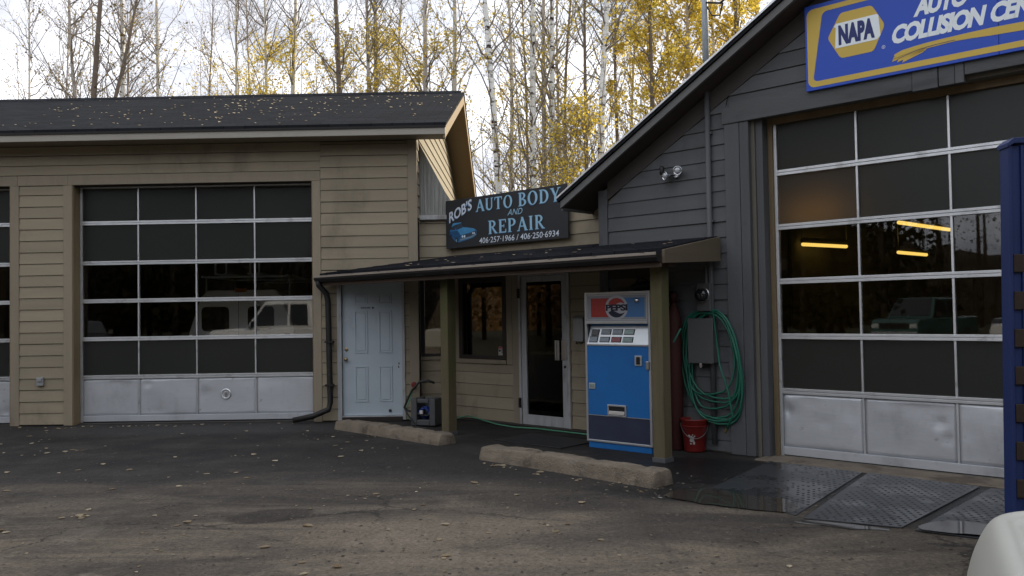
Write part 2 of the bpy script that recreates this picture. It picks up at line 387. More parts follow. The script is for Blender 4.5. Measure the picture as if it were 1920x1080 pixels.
M['shingle_porch'] = shingles('porch_shingles', (0.017, 0.018, 0.022))

def emis(name, col, s):
    t = NT(name); e = t.n("ShaderNodeEmission"); e.inputs['Color'].default_value = (*col, 1); e.inputs['Strength'].default_value = s
    return t.done(e.outputs[0])
M['tube_light'] = emis('lit_tube', (1.0, 0.66, 0.14), 1.25)
M['tube_warm'] = emis('warm_lamp', (1.0, 0.50, 0.12), 5.5)

def bark(name, base, dark, amount):
    t = NT(name); oi = t.n("ShaderNodeObjectInfo")
    v = t.coord((2.5, 2.5, 9.0), loc=(0, 0, 0)); v2 = t.coord((6, 6, 0.6))
    off = t.n("ShaderNodeVectorMath", operation='ADD'); t.l(v, off.inputs[0])
    o3 = t.n("ShaderNodeCombineXYZ"); t.l(t.math('MULTIPLY', oi.outputs['Random'], 61.0), o3.inputs[2]); t.l(o3.outputs[0], off.inputs[1])
    scars = t.ramp(t.noise(off.outputs[0], 0.8, 5, 0.7), 0.66 - amount, 0.72 - amount)
    streak = t.noise(v2, 1.5, 4)
    c = t.scale(base, t.math('ADD', 0.65, t.math('MULTIPLY', streak, 0.7)))
    c = t.mix(scars, c, dark)
    return t.done(t.bsdf(c, 0.85, 0, 0.2, t.bump(streak, 0.5, 0.01)).outputs[0])
M['bark_white'] = bark('white_birch_bark', (0.82, 0.82, 0.78), (0.05, 0.03, 0.027), 0.135)
M['bark_pale'] = bark('pale_birch_bark', (0.62, 0.59, 0.52), (0.12, 0.05, 0.04), 0.07)
M['bark_grey'] = bark('grey_bark', (0.44, 0.40, 0.35), (0.11, 0.042, 0.035), 0.06)
M['bark_dark'] = bark('dark_bark', (0.17, 0.135, 0.105), (0.05, 0.025, 0.02), 0.04)
M['twig'] = mat('brown_twigs', (0.23, 0.195, 0.16), 0.85, var=0.3, bump=0)
def leafmat(name, c1, c2):
    t = NT(name); g = t.n("ShaderNodeNewGeometry")
    v = t.coord((1, 1, 1)); wn = t.n("ShaderNodeTexWhiteNoise"); t.l(g.outputs['Random Per Island'], wn.inputs['Vector'])
    c = t.mix(g.outputs['Random Per Island'], c1, c2)
    c = t.scale(c, t.math('ADD', 0.6, t.math('MULTIPLY', wn.outputs['Value'], 0.8)))
    d = t.n("ShaderNodeBsdfDiffuse"); t.l(c, d.inputs['Color'])
    tl = t.n("ShaderNodeBsdfTranslucent"); t.l(c, tl.inputs['Color'])
    ms = t.n("ShaderNodeMixShader"); ms.inputs[0].default_value = 0.55
    t.l(d.outputs[0], ms.inputs[1]); t.l(tl.outputs[0], ms.inputs[2])
    return t.done(ms.outputs[0])
M['leaf_gold'] = leafmat('golden_leaves', (0.55, 0.40, 0.05), (0.80, 0.64, 0.12))
M['leaf_olive'] = leafmat('olive_gold_leaves', (0.50, 0.37, 0.06), (0.78, 0.60, 0.10))
M['leaf_brown'] = leafmat('sparse_brown_leaves', (0.16, 0.11, 0.05), (0.44, 0.32, 0.10))
M['leaf_fallen'] = leafmat('fallen_leaves', (0.32, 0.24, 0.15), (0.56, 0.49, 0.36))
M['leaf_forest'] = leafmat('far_wood_foliage', (0.012, 0.014, 0.007), (0.04, 0.034, 0.014))
M['leaf_forest_gold'] = leafmat('far_golden_foliage', (0.19, 0.11, 0.04), (0.32, 0.19, 0.07))

# ------------------------------------------------------------------ ground
def ground_mat():
    t = NT('worn_asphalt_and_dirt')
    v = t.coord((1, 1, 1))
    sep = t.n("ShaderNodeSeparateXYZ"); t.l(v, sep.inputs[0]); X, Y = sep.outputs[0], sep.outputs[1]
    nb = t.noise(v, 0.55, 5, 0.6); nm = t.noise(v, 1.6, 6, 0.65); nf = t.noise(v, 14, 6, 0.7); ng = t.noise(v, 95, 4, 0.75); ngg = t.noise(v, 260, 2, 0.8)
    vd = t.coord((0.5, 1.6, 1)); ns_ = t.noise(vd, 1.1, 6, 0.65, 0.8)
    # the newer dark apron along the buildings; beyond it tracked-over dirt
    line = t.math('ADD', Y, t.math('MULTIPLY', t.math('MAXIMUM', X, 0.0), 0.55))
    line = t.math('ADD', line, t.math('MULTIPLY', t.math('SUBTRACT', nb, 0.5), 2.6))
    line = t.math('ADD', line, t.math('MULTIPLY', t.math('SUBTRACT', nm, 0.5), 3.2))
    line = t.math('ADD', line, t.math('MULTIPLY', t.math('SUBTRACT', ns_, 0.5), 2.0))
    apron = t.ramp(line, 5.9, 9.4)
    dirt = t.mix(t.ramp(ns_, 0.35, 0.66), (0.158, 0.130, 0.098), (0.070, 0.059, 0.048))
    dirt = t.mix(t.ramp(nm, 0.52, 0.72), dirt, (0.20, 0.168, 0.128))
    asph = t.mix(t.ramp(nm, 0.38, 0.7), (0.021, 0.020, 0.020), (0.044, 0.040, 0.036))
    c = t.mix(apron, dirt, asph)
    def blob(cx, cy, rx, ry, ang, w=0.25):
        ca, sa = math.cos(ang), math.sin(ang)
        dx = t.math('SUBTRACT', X, cx); dy = t.math('SUBTRACT', Y, cy)
        a = t.math('DIVIDE', t.math('ADD', t.math('MULTIPLY', dx, ca), t.math('MULTIPLY', dy, sa)), rx)
        b = t.math('DIVIDE', t.math('SUBTRACT', t.math('MULTIPLY', dy, ca), t.math('MULTIPLY', dx, sa)), ry)
        d = t.math('SQRT', t.math('ADD', t.math('MULTIPLY', a, a), t.math('MULTIPLY', b, b)))
        d = t.math('ADD', d, t.math('MULTIPLY', t.math('SUBTRACT', nm, 0.5), 0.5))
        return t.math('SUBTRACT', 1.0, t.ramp(d, 1.0 - w, 1.0 + w))
    oil = blob(-1.98, 7.0, 0.36, 0.24, 0.35, 0.12)
    c = t.mix(t.math('MULTIPLY', oil, 0.75), c, (0.032, 0.027, 0.024))
    c = t.mix(t.math('MULTIPLY', blob(0.5, 7.3, 1.0, 0.3, -0.5, 0.5), 0.6), c, (0.045, 0.039, 0.035))
    c = t.mix(t.math('MULTIPLY', blob(0.85, 6.3, 0.75, 0.38, 0.1, 0.6), 0.55), c, (0.050, 0.044, 0.040))
    c = t.mix(t.math('MULTIPLY', blob(-1.2, 9.7, 1.9, 0.75, -0.35, 0.6), 0.6), c, (0.024, 0.022, 0.021))
    c = t.mix(t.math('MULTIPLY', blob(0.1, 8.55, 1.5, 0.40, -0.75, 0.5), 0.65), c, (0.026, 0.024, 0.022))
    c = t.mix(t.math('MULTIPLY', blob(-0.5, 6.5, 1.0, 0.42, 0.15, 0.7), 0.6), c, (0.200, 0.165, 0.124))
    c = t.mix(t.math('MULTIPLY', blob(-0.2, 5.6, 1.2, 0.35, 0.05, 0.7), 0.5), c, (0.190, 0.158, 0.120))
    c = t.mix(t.math('MULTIPLY', blob(-4.3, 12.4, 2.2, 0.5, 0.0, 0.6), 0.5), c, (0.062, 0.062, 0.063))
    wet = t.math('MAXIMUM', blob(2.1, 8.45, 1.35, 0.75, -0.7, 0.4), t.math('MAXIMUM', blob(1.7, 7.5, 0.9, 0.35, -0.35, 0.4), blob(3.6, 7.0, 1.6, 0.9, -0.7, 0.4)))
    c = t.mix(t.math('MULTIPLY', wet, 0.88), c, (0.010, 0.011, 0.012))
    nq = t.noise(v, 34, 3, 0.75)
    c = t.scale(c, t.math('ADD', 0.72, t.math('MULTIPLY', t.ramp(nq, 0.30, 0.70), 0.52)))
    c = t.scale(c, t.math('ADD', 0.12, t.math('ADD', t.math('MULTIPLY', ng, 0.80), t.math('MULTIPLY', nf, 0.92))))
    # pale grit and dark stones
    c = t.mix(t.math('MULTIPLY', t.ramp(ngg, 0.70, 0.78), 0.45), c, (0.24, 0.21, 0.17))
    c = t.mix(t.math('MULTIPLY', t.ramp(t.noise(v, 60, 3, 0.7), 0.66, 0.74), 0.7), c, (0.02, 0.019, 0.018))
    # hairline cracks in the paving and faint tyre streaks
    vo = t.n("ShaderNodeTexVoronoi"); vo.feature = 'DISTANCE_TO_EDGE'; vo.inputs['Scale'].default_value = 0.55
    wv = t.n("ShaderNodeVectorMath", operation='ADD'); t.l(v, wv.inputs[0]); cx3 = t.n("ShaderNodeCombineXYZ"); t.l(t.math('MULTIPLY', nm, 1.1), cx3.inputs[0]); t.l(t.math('MULTIPLY', nf, 0.25), cx3.inputs[1]); t.l(cx3.outputs[0], wv.inputs[1]); t.l(wv.outputs[0], vo.inputs['Vector'])
    crack = t.math('SUBTRACT', 1.0, t.ramp(vo.outputs['Distance'], 0.003, 0.011))
    crack = t.math('MULTIPLY', crack, t.ramp(nb, 0.45, 0.6))
    c = t.mix(t.math('MULTIPLY', crack, 0.7), c, (0.014, 0.013, 0.012))
    tyre = t.ramp(t.noise(t.coord((3.0, 0.12, 1), loc=(2.2, 0, 0)), 1.0, 4, 0.6), 0.56, 0.72)
    c = t.mix(t.math('MULTIPLY', tyre, 0.35), c, (0.030, 0.027, 0.025))
    far = t.ramp(t.math('SQRT', t.math('ADD', t.math('MULTIPLY', X, X), t.math('MULTIPLY', Y, Y))), 19, 24)
    c = t.mix(far, c, t.mix(nm, (0.08, 0.06, 0.03), (0.05, 0.055, 0.02)))
    rough = t.math('SUBTRACT', 0.92, t.math('MULTIPLY', wet, 0.5))
    rough = t.math('SUBTRACT', rough, t.math('MULTIPLY', apron, 0.14))
    h = t.math('ADD', t.math('ADD', t.math('MULTIPLY', nf, 0.6), t.math('MULTIPLY', nq, 0.2)), t.math('ADD', t.math('MULTIPLY', ng, 0.30), t.math('MULTIPLY', nm, 1.6)))
    return t.done(t.bsdf(c, rough, 0, 0.22, t.bump(h, 1.0, 0.025)).outputs[0])
g = MB(); S = 500
g.add([(-S, -S, 0), (S, -S, 0), (S, S, 0), (-S, S, 0)], [(0, 1, 2, 3)])
tag(mesh_obj('ground', g, ground_mat()), None, None, kind='structure')

def water_mat():
    t = NT('shallow_puddle'); v = t.coord((1, 1, 1))
    n1 = t.noise(v, 7, 3)
    return t.done(t.bsdf((0.034, 0.030, 0.026), 0.025, 0, 0.5, t.bump(n1, 0.015, 0.01)).outputs[0])
M['water'] = water_mat()
def puddle(pts, z, seed):
    rnd = random.Random(seed); mb = MB(); P = []
    n = len(pts)
    for i in range(n):
        a, b = Vector(pts[i]), Vector(pts[(i+1) % n]); c0 = Vector(pts[i-1]); d = Vector(pts[(i+2) % n])
        for k in range(5):
            u = k / 5
            p = 0.5 * ((2*a) + (b - c0)*u + (2*c0 - 5*a + 4*b - d)*u*u + (3*a - c0 - 3*b + d)*u**3)
            P.append((p.x + rnd.uniform(-.018, .018), p.y + rnd.uniform(-.018, .018), z))
    mb.add(P, [tuple(range(len(P)))])
    o = mesh_obj('puddle', mb, M['water']); o['kind'] = 'structure'
    return o
puddle([(1.30, 7.45), (1.62, 7.10), (1.95, 6.88), (2.20, 6.82), (2.30, 7.05), (2.22, 7.32), (2.0, 7.42), (1.8, 7.70), (1.5, 7.72)], 0.0095, 1)
puddle([(2.1, 7.95), (2.45, 7.75), (2.75, 7.9), (2.6, 8.15), (2.3, 8.2)], 0.004, 2)
puddle([(2.9, 6.15), (3.35, 5.95), (3.6, 6.05), (3.3, 6.35), (3.05, 6.36)], 0.024, 3)
puddle([(2.12, 6.5), (2.4, 6.3), (2.7, 6.22), (2.5, 6.42), (2.25, 6.56)], 0.004, 4)

# ------------------------------------------------------------------ frames of the two facades
LA, LC = R_(0.661), 13.208
RA, RC = R_(43.06), 8.862
def frame_loc(a, c): return (math.sin(a) * c, math.cos(a) * c, 0.0)
def fpt(a, c, s, y, z):      # local facade coordinates to world
    return Vector((math.sin(a)*(c+y) + math.cos(a)*s, math.cos(a)*(c+y) - math.sin(a)*s, z))
Lp = lambda s, y, z: fpt(LA, LC, s, y, z)
Rp = lambda s, y, z: fpt(RA, RC, s, y, z)
LLOC, RLOC = frame_loc(LA, LC), frame_loc(RA, RC)
rng = random.Random(11)

def lap(parent, x0, x1, z0, z1, yf, mt, xt0=None, xt1=None, name='siding_board'):
    """one clapboard: lower edge proud, ends may be cut on the slope"""
    xt0 = x0 if xt0 is None else xt0; xt1 = x1 if xt1 is None else xt1
    d = rng.uniform(-.0015, .0015); a, b = yf - 0.015 + d, yf - 0.002 + d; yb = yf + 0.012
    dz = rng.uniform(-.0015, .0015); z0 += dz + .002; s1, s2 = rng.uniform(0, .0035), rng.uniform(0, .0035); a2 = a + rng.uniform(-.003, .003)
    mb = MB().hexa([(x0, a, z0+s1), (x1, a2, z0+s2), (x1, yb, z0+s2), (x0, yb, z0+s1), (xt0, b, z1), (xt1, b, z1), (xt1, yb, z1), (xt0, yb, z1)])
    return part(name, mb, mt, parent)
def siding(parent, x0, x1, z0, z1, yf, mt, expo=0.175, off=0.0, maxlen=3.7):
    k = math.floor((z0 - off) / expo)
    while True:
        a = max(off + k*expo, z0); b = min(off + (k+1)*expo, z1)
        k += 1
        if a >= z1 - 0.02: break
        if b - a < 0.03: continue
        xs = [x0]
        if x1 - x0 > maxlen: xs.append(x0 + (x1 - x0) * rng.uniform(0.3, 0.7))
        xs.append(x1)
        for q in range(len(xs)-1):
            lap(parent, xs[q] + (0.0015 if q else 0), xs[q+1] - (0.0015 if q < len(xs)-2 else 0), a, b - 0.003, yf, mt)

# ------------------------------------------------------------------ overhead glazed door, shared by both garages
def overhead_door(parent, x0, x1, mull, rows, name='garage_door', lock=None, dents=(), seed=0, top_rail=True):
    """rows: z of section joints from top to bottom; the last section is sheet aluminium"""
    rd = random.Random(seed)
    d = MB(); d.box(x0, x0+0.035, -0.022, 0.03, rows[-1], rows[0])
    root = part(name, d, M['alu'], parent, 0.002)
    part('side_stile', MB().box(x1-0.035, x1, -0.022, 0.03, rows[-1], rows[0]), M['alu'], root, 0.002)
    xs = [x0 + 0.035] + list(mull) + [x1 - 0.035]
    for i, z in enumerate(rows[:-1]):
        mb = MB()
        if i == 0: mb.box(x0+.036, x1-.036, -0.018, 0.03, z-0.03, z)
        else:
            mb.box(x0+.036, x1-.036, -0.024, 0.03, z+0.003, z+0.030).box(x0+.036, x1-.036, -0.024, 0.03, z-0.030, z-0.003).box(x0+.036, x1-.036, -0.010, 0.03, z-0.003, z+0.003)
        part('rail', mb, M['alu'], root, 0.002)
    for i in range(len(rows)-1):
        zt, zb = rows[i] - 0.0305, rows[i+1] + (0.0305 if i < len(rows)-2 else 0.0)
        glass = i < len(rows)-2
        for q, mxx in enumerate(mull):
            mb = MB().box(mxx-0.011, mxx+0.011, -0.019 if glass else -0.012, 0.028, zb + (0 if glass else 0.10), zt)
            part('stile', mb, M['alu'], root, 0.0015)
        for q in range(len(xs)-1):
            a = xs[q] + (0.0115 if q else 0.0015); b = xs[q+1] - (0.0115 if q < len(xs)-2 else 0.0015)
            if glass:
                clear = i in (2, 3)
                mt = M['glass'] if clear else M['frost']
                mb = MB()
                t1, t2 = rd.uniform(-.0015, .0015), rd.uniform(-.0015, .0015)
                mb.hexa([(a, 0.004+t1, zb+.001), (b, 0.004+t2, zb+.001), (b, 0.009+t2, zb+.001), (a, 0.009+t1, zb+.001), (a, 0.004-t2, zt-.001), (b, 0.004-t1, zt-.001), (b, 0.009-t1, zt-.001), (a, 0.009-t2, zt-.001)])
                part('pane', mb, mt, root)
            else:
                # sheet panel with shallow dents
                nx, nz = 26, 16; vs = []; fs = []
                z0p, z1p = zb + 0.102, zt - 0.001
                dn = [(x_, z_, r_, h_) for (x_, z_, r_, h_) in dents if a < x_ < b] + [(rd.uniform(a, b), rd.uniform(z0p, z1p), rd.uniform(.05, .16), rd.uniform(-.006, .007)) for _ in range(5)]
                for iz in range(nz+1):
                    for ix in range(nx+1):
                        x = a + (b-a)*ix/nx; z = z0p + (z1p-z0p)*iz/nz
                        y = 0.0 + 0.003*math.sin(x*5.1+z*3) + sum(h_*math.exp(-((x-x_)**2+(z-z_)**2)/(r_*r_)) for x_, z_, r_, h_ in dn)
                        if ix in (0, nx) or iz in (0, nz): y = 0.0
                        vs.append((x, y, z))
                for iz in range(nz):
                    for ix in range(nx):
                        k = iz*(nx+1)+ix; fs.append((k, k+1, k+nx+2, k+nx+1))
                fs_b = MB().add(vs, fs)
                o = part('panel', fs_b, M['alu_panel'], root, smooth=True)
                so_ = o.modifiers.new('thick', 'SOLIDIFY'); so_.thickness = 0.004; so_.offset = -1
    zb = rows[-1]
    part('bottom_rail', MB().box(x0+.036, x1-.036, -0.017, 0.028, zb+0.012, zb+0.10), M['alu_panel'], root, 0.003)
    part('weather_seal', MB().box(x0, x1, -0.008, 0.02, zb-0.012, zb+0.011), M['rubber'], root)
    if lock:
        lx, lz = lock
        part('lock_plate', MB().lathe([(0.075, -0.012), (0.082, -0.017), (0.072, -0.024), (0.055, -0.021), (0.05, -0.016)], 20, (lx, 0, lz), 'y'), M['alu'], root, smooth=False)
        part('lock_handle', MB().box(lx-0.012, lx+0.012, -0.045, -0.017, lz-0.035, lz+0.035), M['steel'], root, 0.004)
    return root

# ------------------------------------------------------------------ TAN GARAGE
GA = thing('tan_garage', 'long tan clapboard garage with glazed overhead doors under a dark shingle roof', 'garage', LLOC, -LA)
YW = -0.20
T, TT = M['tan'], M['tan_trim']
core = MB()
core.box(-13, -11.55, -0.185, -0.02, 0, 3.66).box(-7.80, -6.87, -0.185, -0.02, 0, 3.66).box(-3.165, -2.80, -0.185, -0.02, 0, 3.66).box(-2.80, -1.80, -0.185, -0.02, 2.13, 3.66).box(-1.80, -1.585, -0.185, -0.02, 0, 3.66)
core.box(-13, -1.585, -0.185, -0.02, 3.66, 4.275)
core.box(-1.72, -1.585, -0.02, 7.5, 0, 4.29)                       # side wall
core.box(-13, -1.72, 7.35, 7.5, 0, 4.275)
core.box(-13, -12.86, -0.02, 7.35, 0, 4.275)
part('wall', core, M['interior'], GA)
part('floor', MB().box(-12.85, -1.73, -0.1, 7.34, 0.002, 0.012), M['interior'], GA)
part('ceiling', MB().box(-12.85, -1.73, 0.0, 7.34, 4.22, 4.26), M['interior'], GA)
# pillar between the doors, wall right of the door, band over both
def vtrim(x0, x1, z0, z1, mt=TT, y=YW-0.022, n='corner_board', par=None): return part(n, MB().box(x0, x1, y, YW+0.012, z0, z1), mt, par or GA, 0.003)
vtrim(-7.81, -7.676, 0.005, 3.667); vtrim(-6.992, -6.857, 0.005, 3.667)
siding(GA, -7.674, -6.994, 0.01, 3.665, YW, T, off=0.02)
vtrim(-3.175, -3.053, 0.005, 3.667)
vtrim(-1.714, -1.572, 0.005, 4.27)
siding(GA, -3.051, -2.815, 0.02, 2.30, YW, T, off=0.02)
siding(GA, -1.782, -1.716, 0.02, 2.30, YW, T, off=0.02)
siding(GA, -3.051, -1.716, 2.30, 4.265, YW, T, off=0.02)
vtrim(-12.9, -11.6, 0.005, 3.667)
# header band boards
for x0, x1 in ((-12.9, -7.70), (-7.697, -6.925), (-6.922, -3.054)):
    part('header_board', MB().box(x0, x1, YW-0.018, YW+0.012, 3.67, 3.822), TT, GA, 0.003)
siding(GA, -12.9, -3.054, 3.825, 4.27, YW, T, expo=0.15, off=3.825)
# reveals of the openings
for x0, x1 in ((-6.856, -6.842), (-3.188, -3.176), (-7.824, -7.811), (-11.56, -11.548)):
    part('door_jamb', MB().box(x0, x1, YW-0.01, 0.05, 0.003, 3.667), M['tan_jamb'], GA, 0.002)
for x0, x1 in ((-6.841, -3.189), (-11.547, -7.825)):
    part('door_lintel', MB().box(x0, x1, YW+0.02, 0.05, 3.668, 3.70), M['tan_jamb'], GA)
rows = [3.667, 3.099, 2.479, 1.89, 1.303, 0.715, 0.022]
overhead_door(GA, -6.838, -3.192, (-5.932, -5.031, -4.122), rows, lock=(-4.586, 0.43), seed=3,
    dents=((-5.80, .60, .05, .014), (-4.9, .58, .10, -.012), (-4.96, .45, .12, .010)))
overhead_door(GA, -11.50, -7.828, (-10.6, -9.68, -8.76), rows, seed=5, dents=((-8.0, .2, .05, .008),))
# roof
EY, EZ, RYd, RZ, BY = -0.62, 4.445, 3.75, 6.01, 8.12
xr0, xr1 = -13.6, -1.095
sl_ = (RZ - EZ) / (RYd - EY)
roofm = MB()
def slab(mb, x0, x1, y0, z0, y1, z1, th):
    mb.hexa([(x0, y0, z0-th), (x1, y0, z0-th), (x1, y1, z1-th), (x0, y1, z1-th), (x0, y0, z0), (x1, y0, z0), (x1, y1, z1), (x0, y1, z1)])
slab(roofm, xr0, xr1+0.015, EY-0.03, EZ-0.03*sl_, RYd, RZ, 0.05)
slab(roofm, xr0, xr1+0.015, RYd, RZ, BY, RZ - sl_*(BY-RYd), 0.05)
part('roof', roofm, M['shingle'], GA)
part('ridge_cap', MB().hexa([(xr0, RYd-.16, RZ-.16*sl_+.004), (xr1-.05, RYd-.16, RZ-.16*sl_+.004), (xr1-.05, RYd+.16, RZ-.16*sl_+.004), (xr0, RYd+.16, RZ-.16*sl_+.004), (xr0, RYd-.02, RZ+.03), (xr1-.05, RYd-.02, RZ+.03), (xr1-.05, RYd+.02, RZ+.03), (xr0, RYd+.02, RZ+.03)]), M['shingle'], GA)
sheath = MB()
slab(sheath, xr0, xr1-0.031, EY+0.01, EZ+.01*sl_-0.055, RYd, RZ-0.055, 0.13)
slab(sheath, xr0, xr1-0.031, RYd, RZ-0.055, BY-.03, RZ - sl_*(BY-.03-RYd)-0.055, 0.13)
part('roof_soffit', sheath, M['tan_soffit'], GA)
part('eave_fascia', MB().box(xr0, xr1, EY-0.022, EY+0.008, 4.262, EZ-0.062), M['fascia'], GA, 0.003)
part('drip_edge', MB().box(xr0, xr1+0.012, EY-0.038, EY-0.024, EZ-0.085, EZ-0.052), M['black_metal'], GA)
part('eave_soffit', MB().box(xr0, xr1-0.03, EY+0.009, YW+0.012, 4.276, 4.288), TT, GA)
for (ya, za, yb, zb) in ((EY, EZ, RYd, RZ), (RYd, RZ, BY, RZ-sl_*(BY-RYd))):
    mb = MB().hexa([(xr1-.03, ya, za-.24), (xr1, ya, za-.24), (xr1, yb, zb-.24), (xr1-.03, yb, zb-.24), (xr1-.03, ya, za-.056), (xr1, ya, za-.056), (xr1, yb, zb-.056), (xr1-.03, yb, zb-.056)])
    part('rake_fascia', mb, M['tan_soffit'], GA, 0.002)
# gable siding on the side wall (faces +x) and older bare boards beneath it
def roof_under(y): return (EZ - 0.185 + sl_*(y-EY)) if y < RYd else (RZ - 0.185 - sl_*(y-RYd))
k = 0; z = 3.075
while z < 5.78:
    z1 = min(z + 0.172, 5.80)
    def span(zz):
        a = EY + (zz - (EZ-0.185))/sl_; b = RYd + ((RZ-0.185) - zz)/sl_
        return max(a, -0.19), min(b, 7.5)
    (a0, b0), (a1, b1) = span(z), span(z1)
    if b1 > a1:
        xf = -1.583
        part('siding_board', MB().hexa([(xf, a0, z), (xf+.029, a0, z), (xf+.029, b0, z), (xf, b0, z), (xf, a1, z1), (xf+.012, a1, z1), (xf+.012, b1, z1), (xf, b1, z1)]), T, GA)
    z += 0.175
# bare corrugated screen closing the gap over the office roof, in line with the facade
wb = MB(); x = -1.570
while x < -1.085:
    w = .030; x1 = min(x+w, -1.085)
    def tz_(q): return 4.285 - (q+1.570)*(4.285-3.36)/.475
    yy = -.02 - (.014 if int(round((x+1.57)/w)) % 2 else 0)
    wb.hexa([(x, yy, 3.06), (x1, yy, 3.06), (x1, yy+.02, 3.06), (x, yy+.02, 3.06), (x, yy, tz_(x)), (x1, yy, tz_(x1)), (x1, yy+.02, tz_(x1)), (x, yy+.02, tz_(x))]); x = x1
part('weathered_screen', wb, M['weathered'], GA, stuff=True, label='bare weathered corrugated screen beside the gable siding')

# white service door
ED = part('entry_door', MB().box(-2.744, -1.836, YW+0.035, YW+0.08, 0.085, 2.112), M['white_door'], GA, 0.004)
for (u0, u1) in ((0.185, 0.385), (0.555, 0.755)):
    for (z0, z1) in ((1.78, 1.93), (1.03, 1.67), (0.29, 0.83)):
        x0, x1 = -2.744+u0, -2.744+u1; yf = YW+0.035
        fr = MB()
        fr.box(x0, x1, yf-.010, yf+.004, z1-.018, z1).box(x0, x1, yf-.010, yf+.004, z0, z0+.018).box(x0, x0+.018, yf-.010, yf+.004, z0+.0185, z1-.0185).box(x1-.018, x1, yf-.010, yf+.004, z0+.0185, z1-.0185)
        part('panel_moulding', fr, M['white_door'], ED, 0.003)
        part('door_panel', MB().box(x0+.032, x1-.032, yf-.007, yf+.004, z0+.032, z1-.032), M['white_door'], ED, 0.006)
part('door_knob', MB().lathe([(0.012, 0.0), (0.012, -.03), (0.026, -.036), (0.030, -.055), (0.020, -.068)], 14, (-2.685, YW+.035, 0.94), 'y'), M['brass'], ED, smooth=True)
mk = MB(); qx = -2.46
for wq in (.012, .010, .014, .009, .012, .010, .008, .012, .014, .010):
    mk.box(qx, qx+wq, YW+.0335, YW+.0348, 1.708, 1.708 + (.017 if wq < .012 else .022)); qx += wq+.004
mk.xz([(-2.295, 1.703), (-2.27, 1.703), (-2.255, 1.716), (-2.27, 1.732), (-2.295, 1.732), (-2.282, 1.716)], YW+.0335, YW+.0348)
part('small_print', mk, M['let_black'], ED, stuff=True)
part('deadbolt', MB().lathe([(0.028, 0.0), (0.028, -.012), (0.018, -.016)], 14, (-2.685, YW+.035, 1.09), 'y'), M['brass'], ED)
part('latch_damage', MB().box(-1.90, -1.885, YW+.030, YW+.036, 0.80, 0.83).box(-1.895, -1.88, YW+.030, YW+.036, 0.85, 0.88), M['brown_frame'], ED)
part('door_stop', MB().lathe([(0.022, 0.0), (0.022, -.02), (0.012, -.03)], 10, (-2.03, YW+.035, 0.155), 'y'), M['rubber'], ED)
cs = MB().box(-2.812, -2.748, YW-.03, YW+.09, 0.02, 2.115).box(-1.832, -1.786, YW-.03, YW+.09, 0.02, 2.115).box(-2.812, -1.786, YW-.03, YW+.09, 2.1155, 2.20)
part('door_casing', cs, M['white_frame'], GA, 0.003)
part('threshold', MB().box(-2.747, -1.833, YW-.05, YW+.09, 0.004, 0.07), M['brown_frame'], GA, 0.004)
part('step_sill', MB().box(-2.747, -1.833, YW-.02, YW+.034, 0.0705, 0.083), M['alu'], GA)
t_ = thing('outlet_box', 'small grey weatherproof outlet box low on the tan pillar between garage doors', 'outlet', Lp(-7.339, YW-.018, 0.68), -LA)
part('cover', MB().box(-.05, .05, -.045, 0, -.065, .065), M['mail_grey'], t_, 0.008)
part('flap', MB().box(-.04, .04, -.06, -.046, -.0, .055), M['mail_grey'], t_, 0.006)

# ------------------------------------------------------------------ OFFICE between the garages
OF = thing('office_building', 'low tan clapboard office between the two garages, with glass door under the porch', 'office', RLOC, -RA)
YO = 0.168
oc = MB()
oc.box(-9.72, -9.55, YO+.012, YO+.12, 0, 3.06).box(-9.55, -8.545, YO+.012, YO+.12, 0, .90).box(-9.55, -8.545, YO+.012, YO+.12, 2.15, 3.06).box(-8.545, -8.262, YO+.012, YO+.12, 0, 3.06)
oc.box(-8.262, -7.366, YO+.012, YO+.12, 2.16, 3.06).box(-7.366, -6.4, YO+.012, YO+.12, 0, 3.06)
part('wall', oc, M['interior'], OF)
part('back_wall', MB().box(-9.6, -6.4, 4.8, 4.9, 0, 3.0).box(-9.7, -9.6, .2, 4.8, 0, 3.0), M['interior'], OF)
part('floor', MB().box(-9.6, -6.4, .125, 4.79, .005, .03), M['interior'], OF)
part('roof', MB().prism([(-9.7, -.0+YO+.02, 3.062), (-6.45, YO+.02, 3.062), (-6.45, 6, 3.062), (-14.5, 6, 3.062), (-9.9, .5, 3.062)], (0, 0, .04)), M['shingle_porch'], OF)
siding(OF, -9.665, -8.43, 0.02, 0.855, YO, T, off=0.03)
siding(OF, -7.352, -6.40, 0.02, 2.42, YO, T, off=0.03)
siding(OF, -9.70, -6.36, 2.36, 3.05, YO, T, off=0.03, maxlen=2.2)
for a, b, z0, z1 in ((-9.665, -9.545, .86, 2.36), (-8.545, -8.43, .86, 2.36), (-8.428, -8.305, .01, 2.36), (-7.366, -7.354, .0, 2.36)):
    part('trim_board', MB().box(a, b, YO-.022, YO+.011, z0, z1), TT, OF, 0.003)
part('window_sill', MB().box(-9.54, -8.55, YO-.035, YO+.011, .862, .925), TT, OF, 0.004)
part('trim_board', MB().box(-9.54, -8.55, YO-.022, YO+.011, 2.14, 2.36), TT, OF, 0.003)
part('trim_board', MB().box(-8.30, -7.37, YO-.022, YO+.011, 2.185, 2.36), TT, OF, 0.003)
part('roof_edge', MB().box(-9.72, -7.13, YO-.035, YO+.10, 3.052, 3.11), M['white_frame'], OF, 0.012)
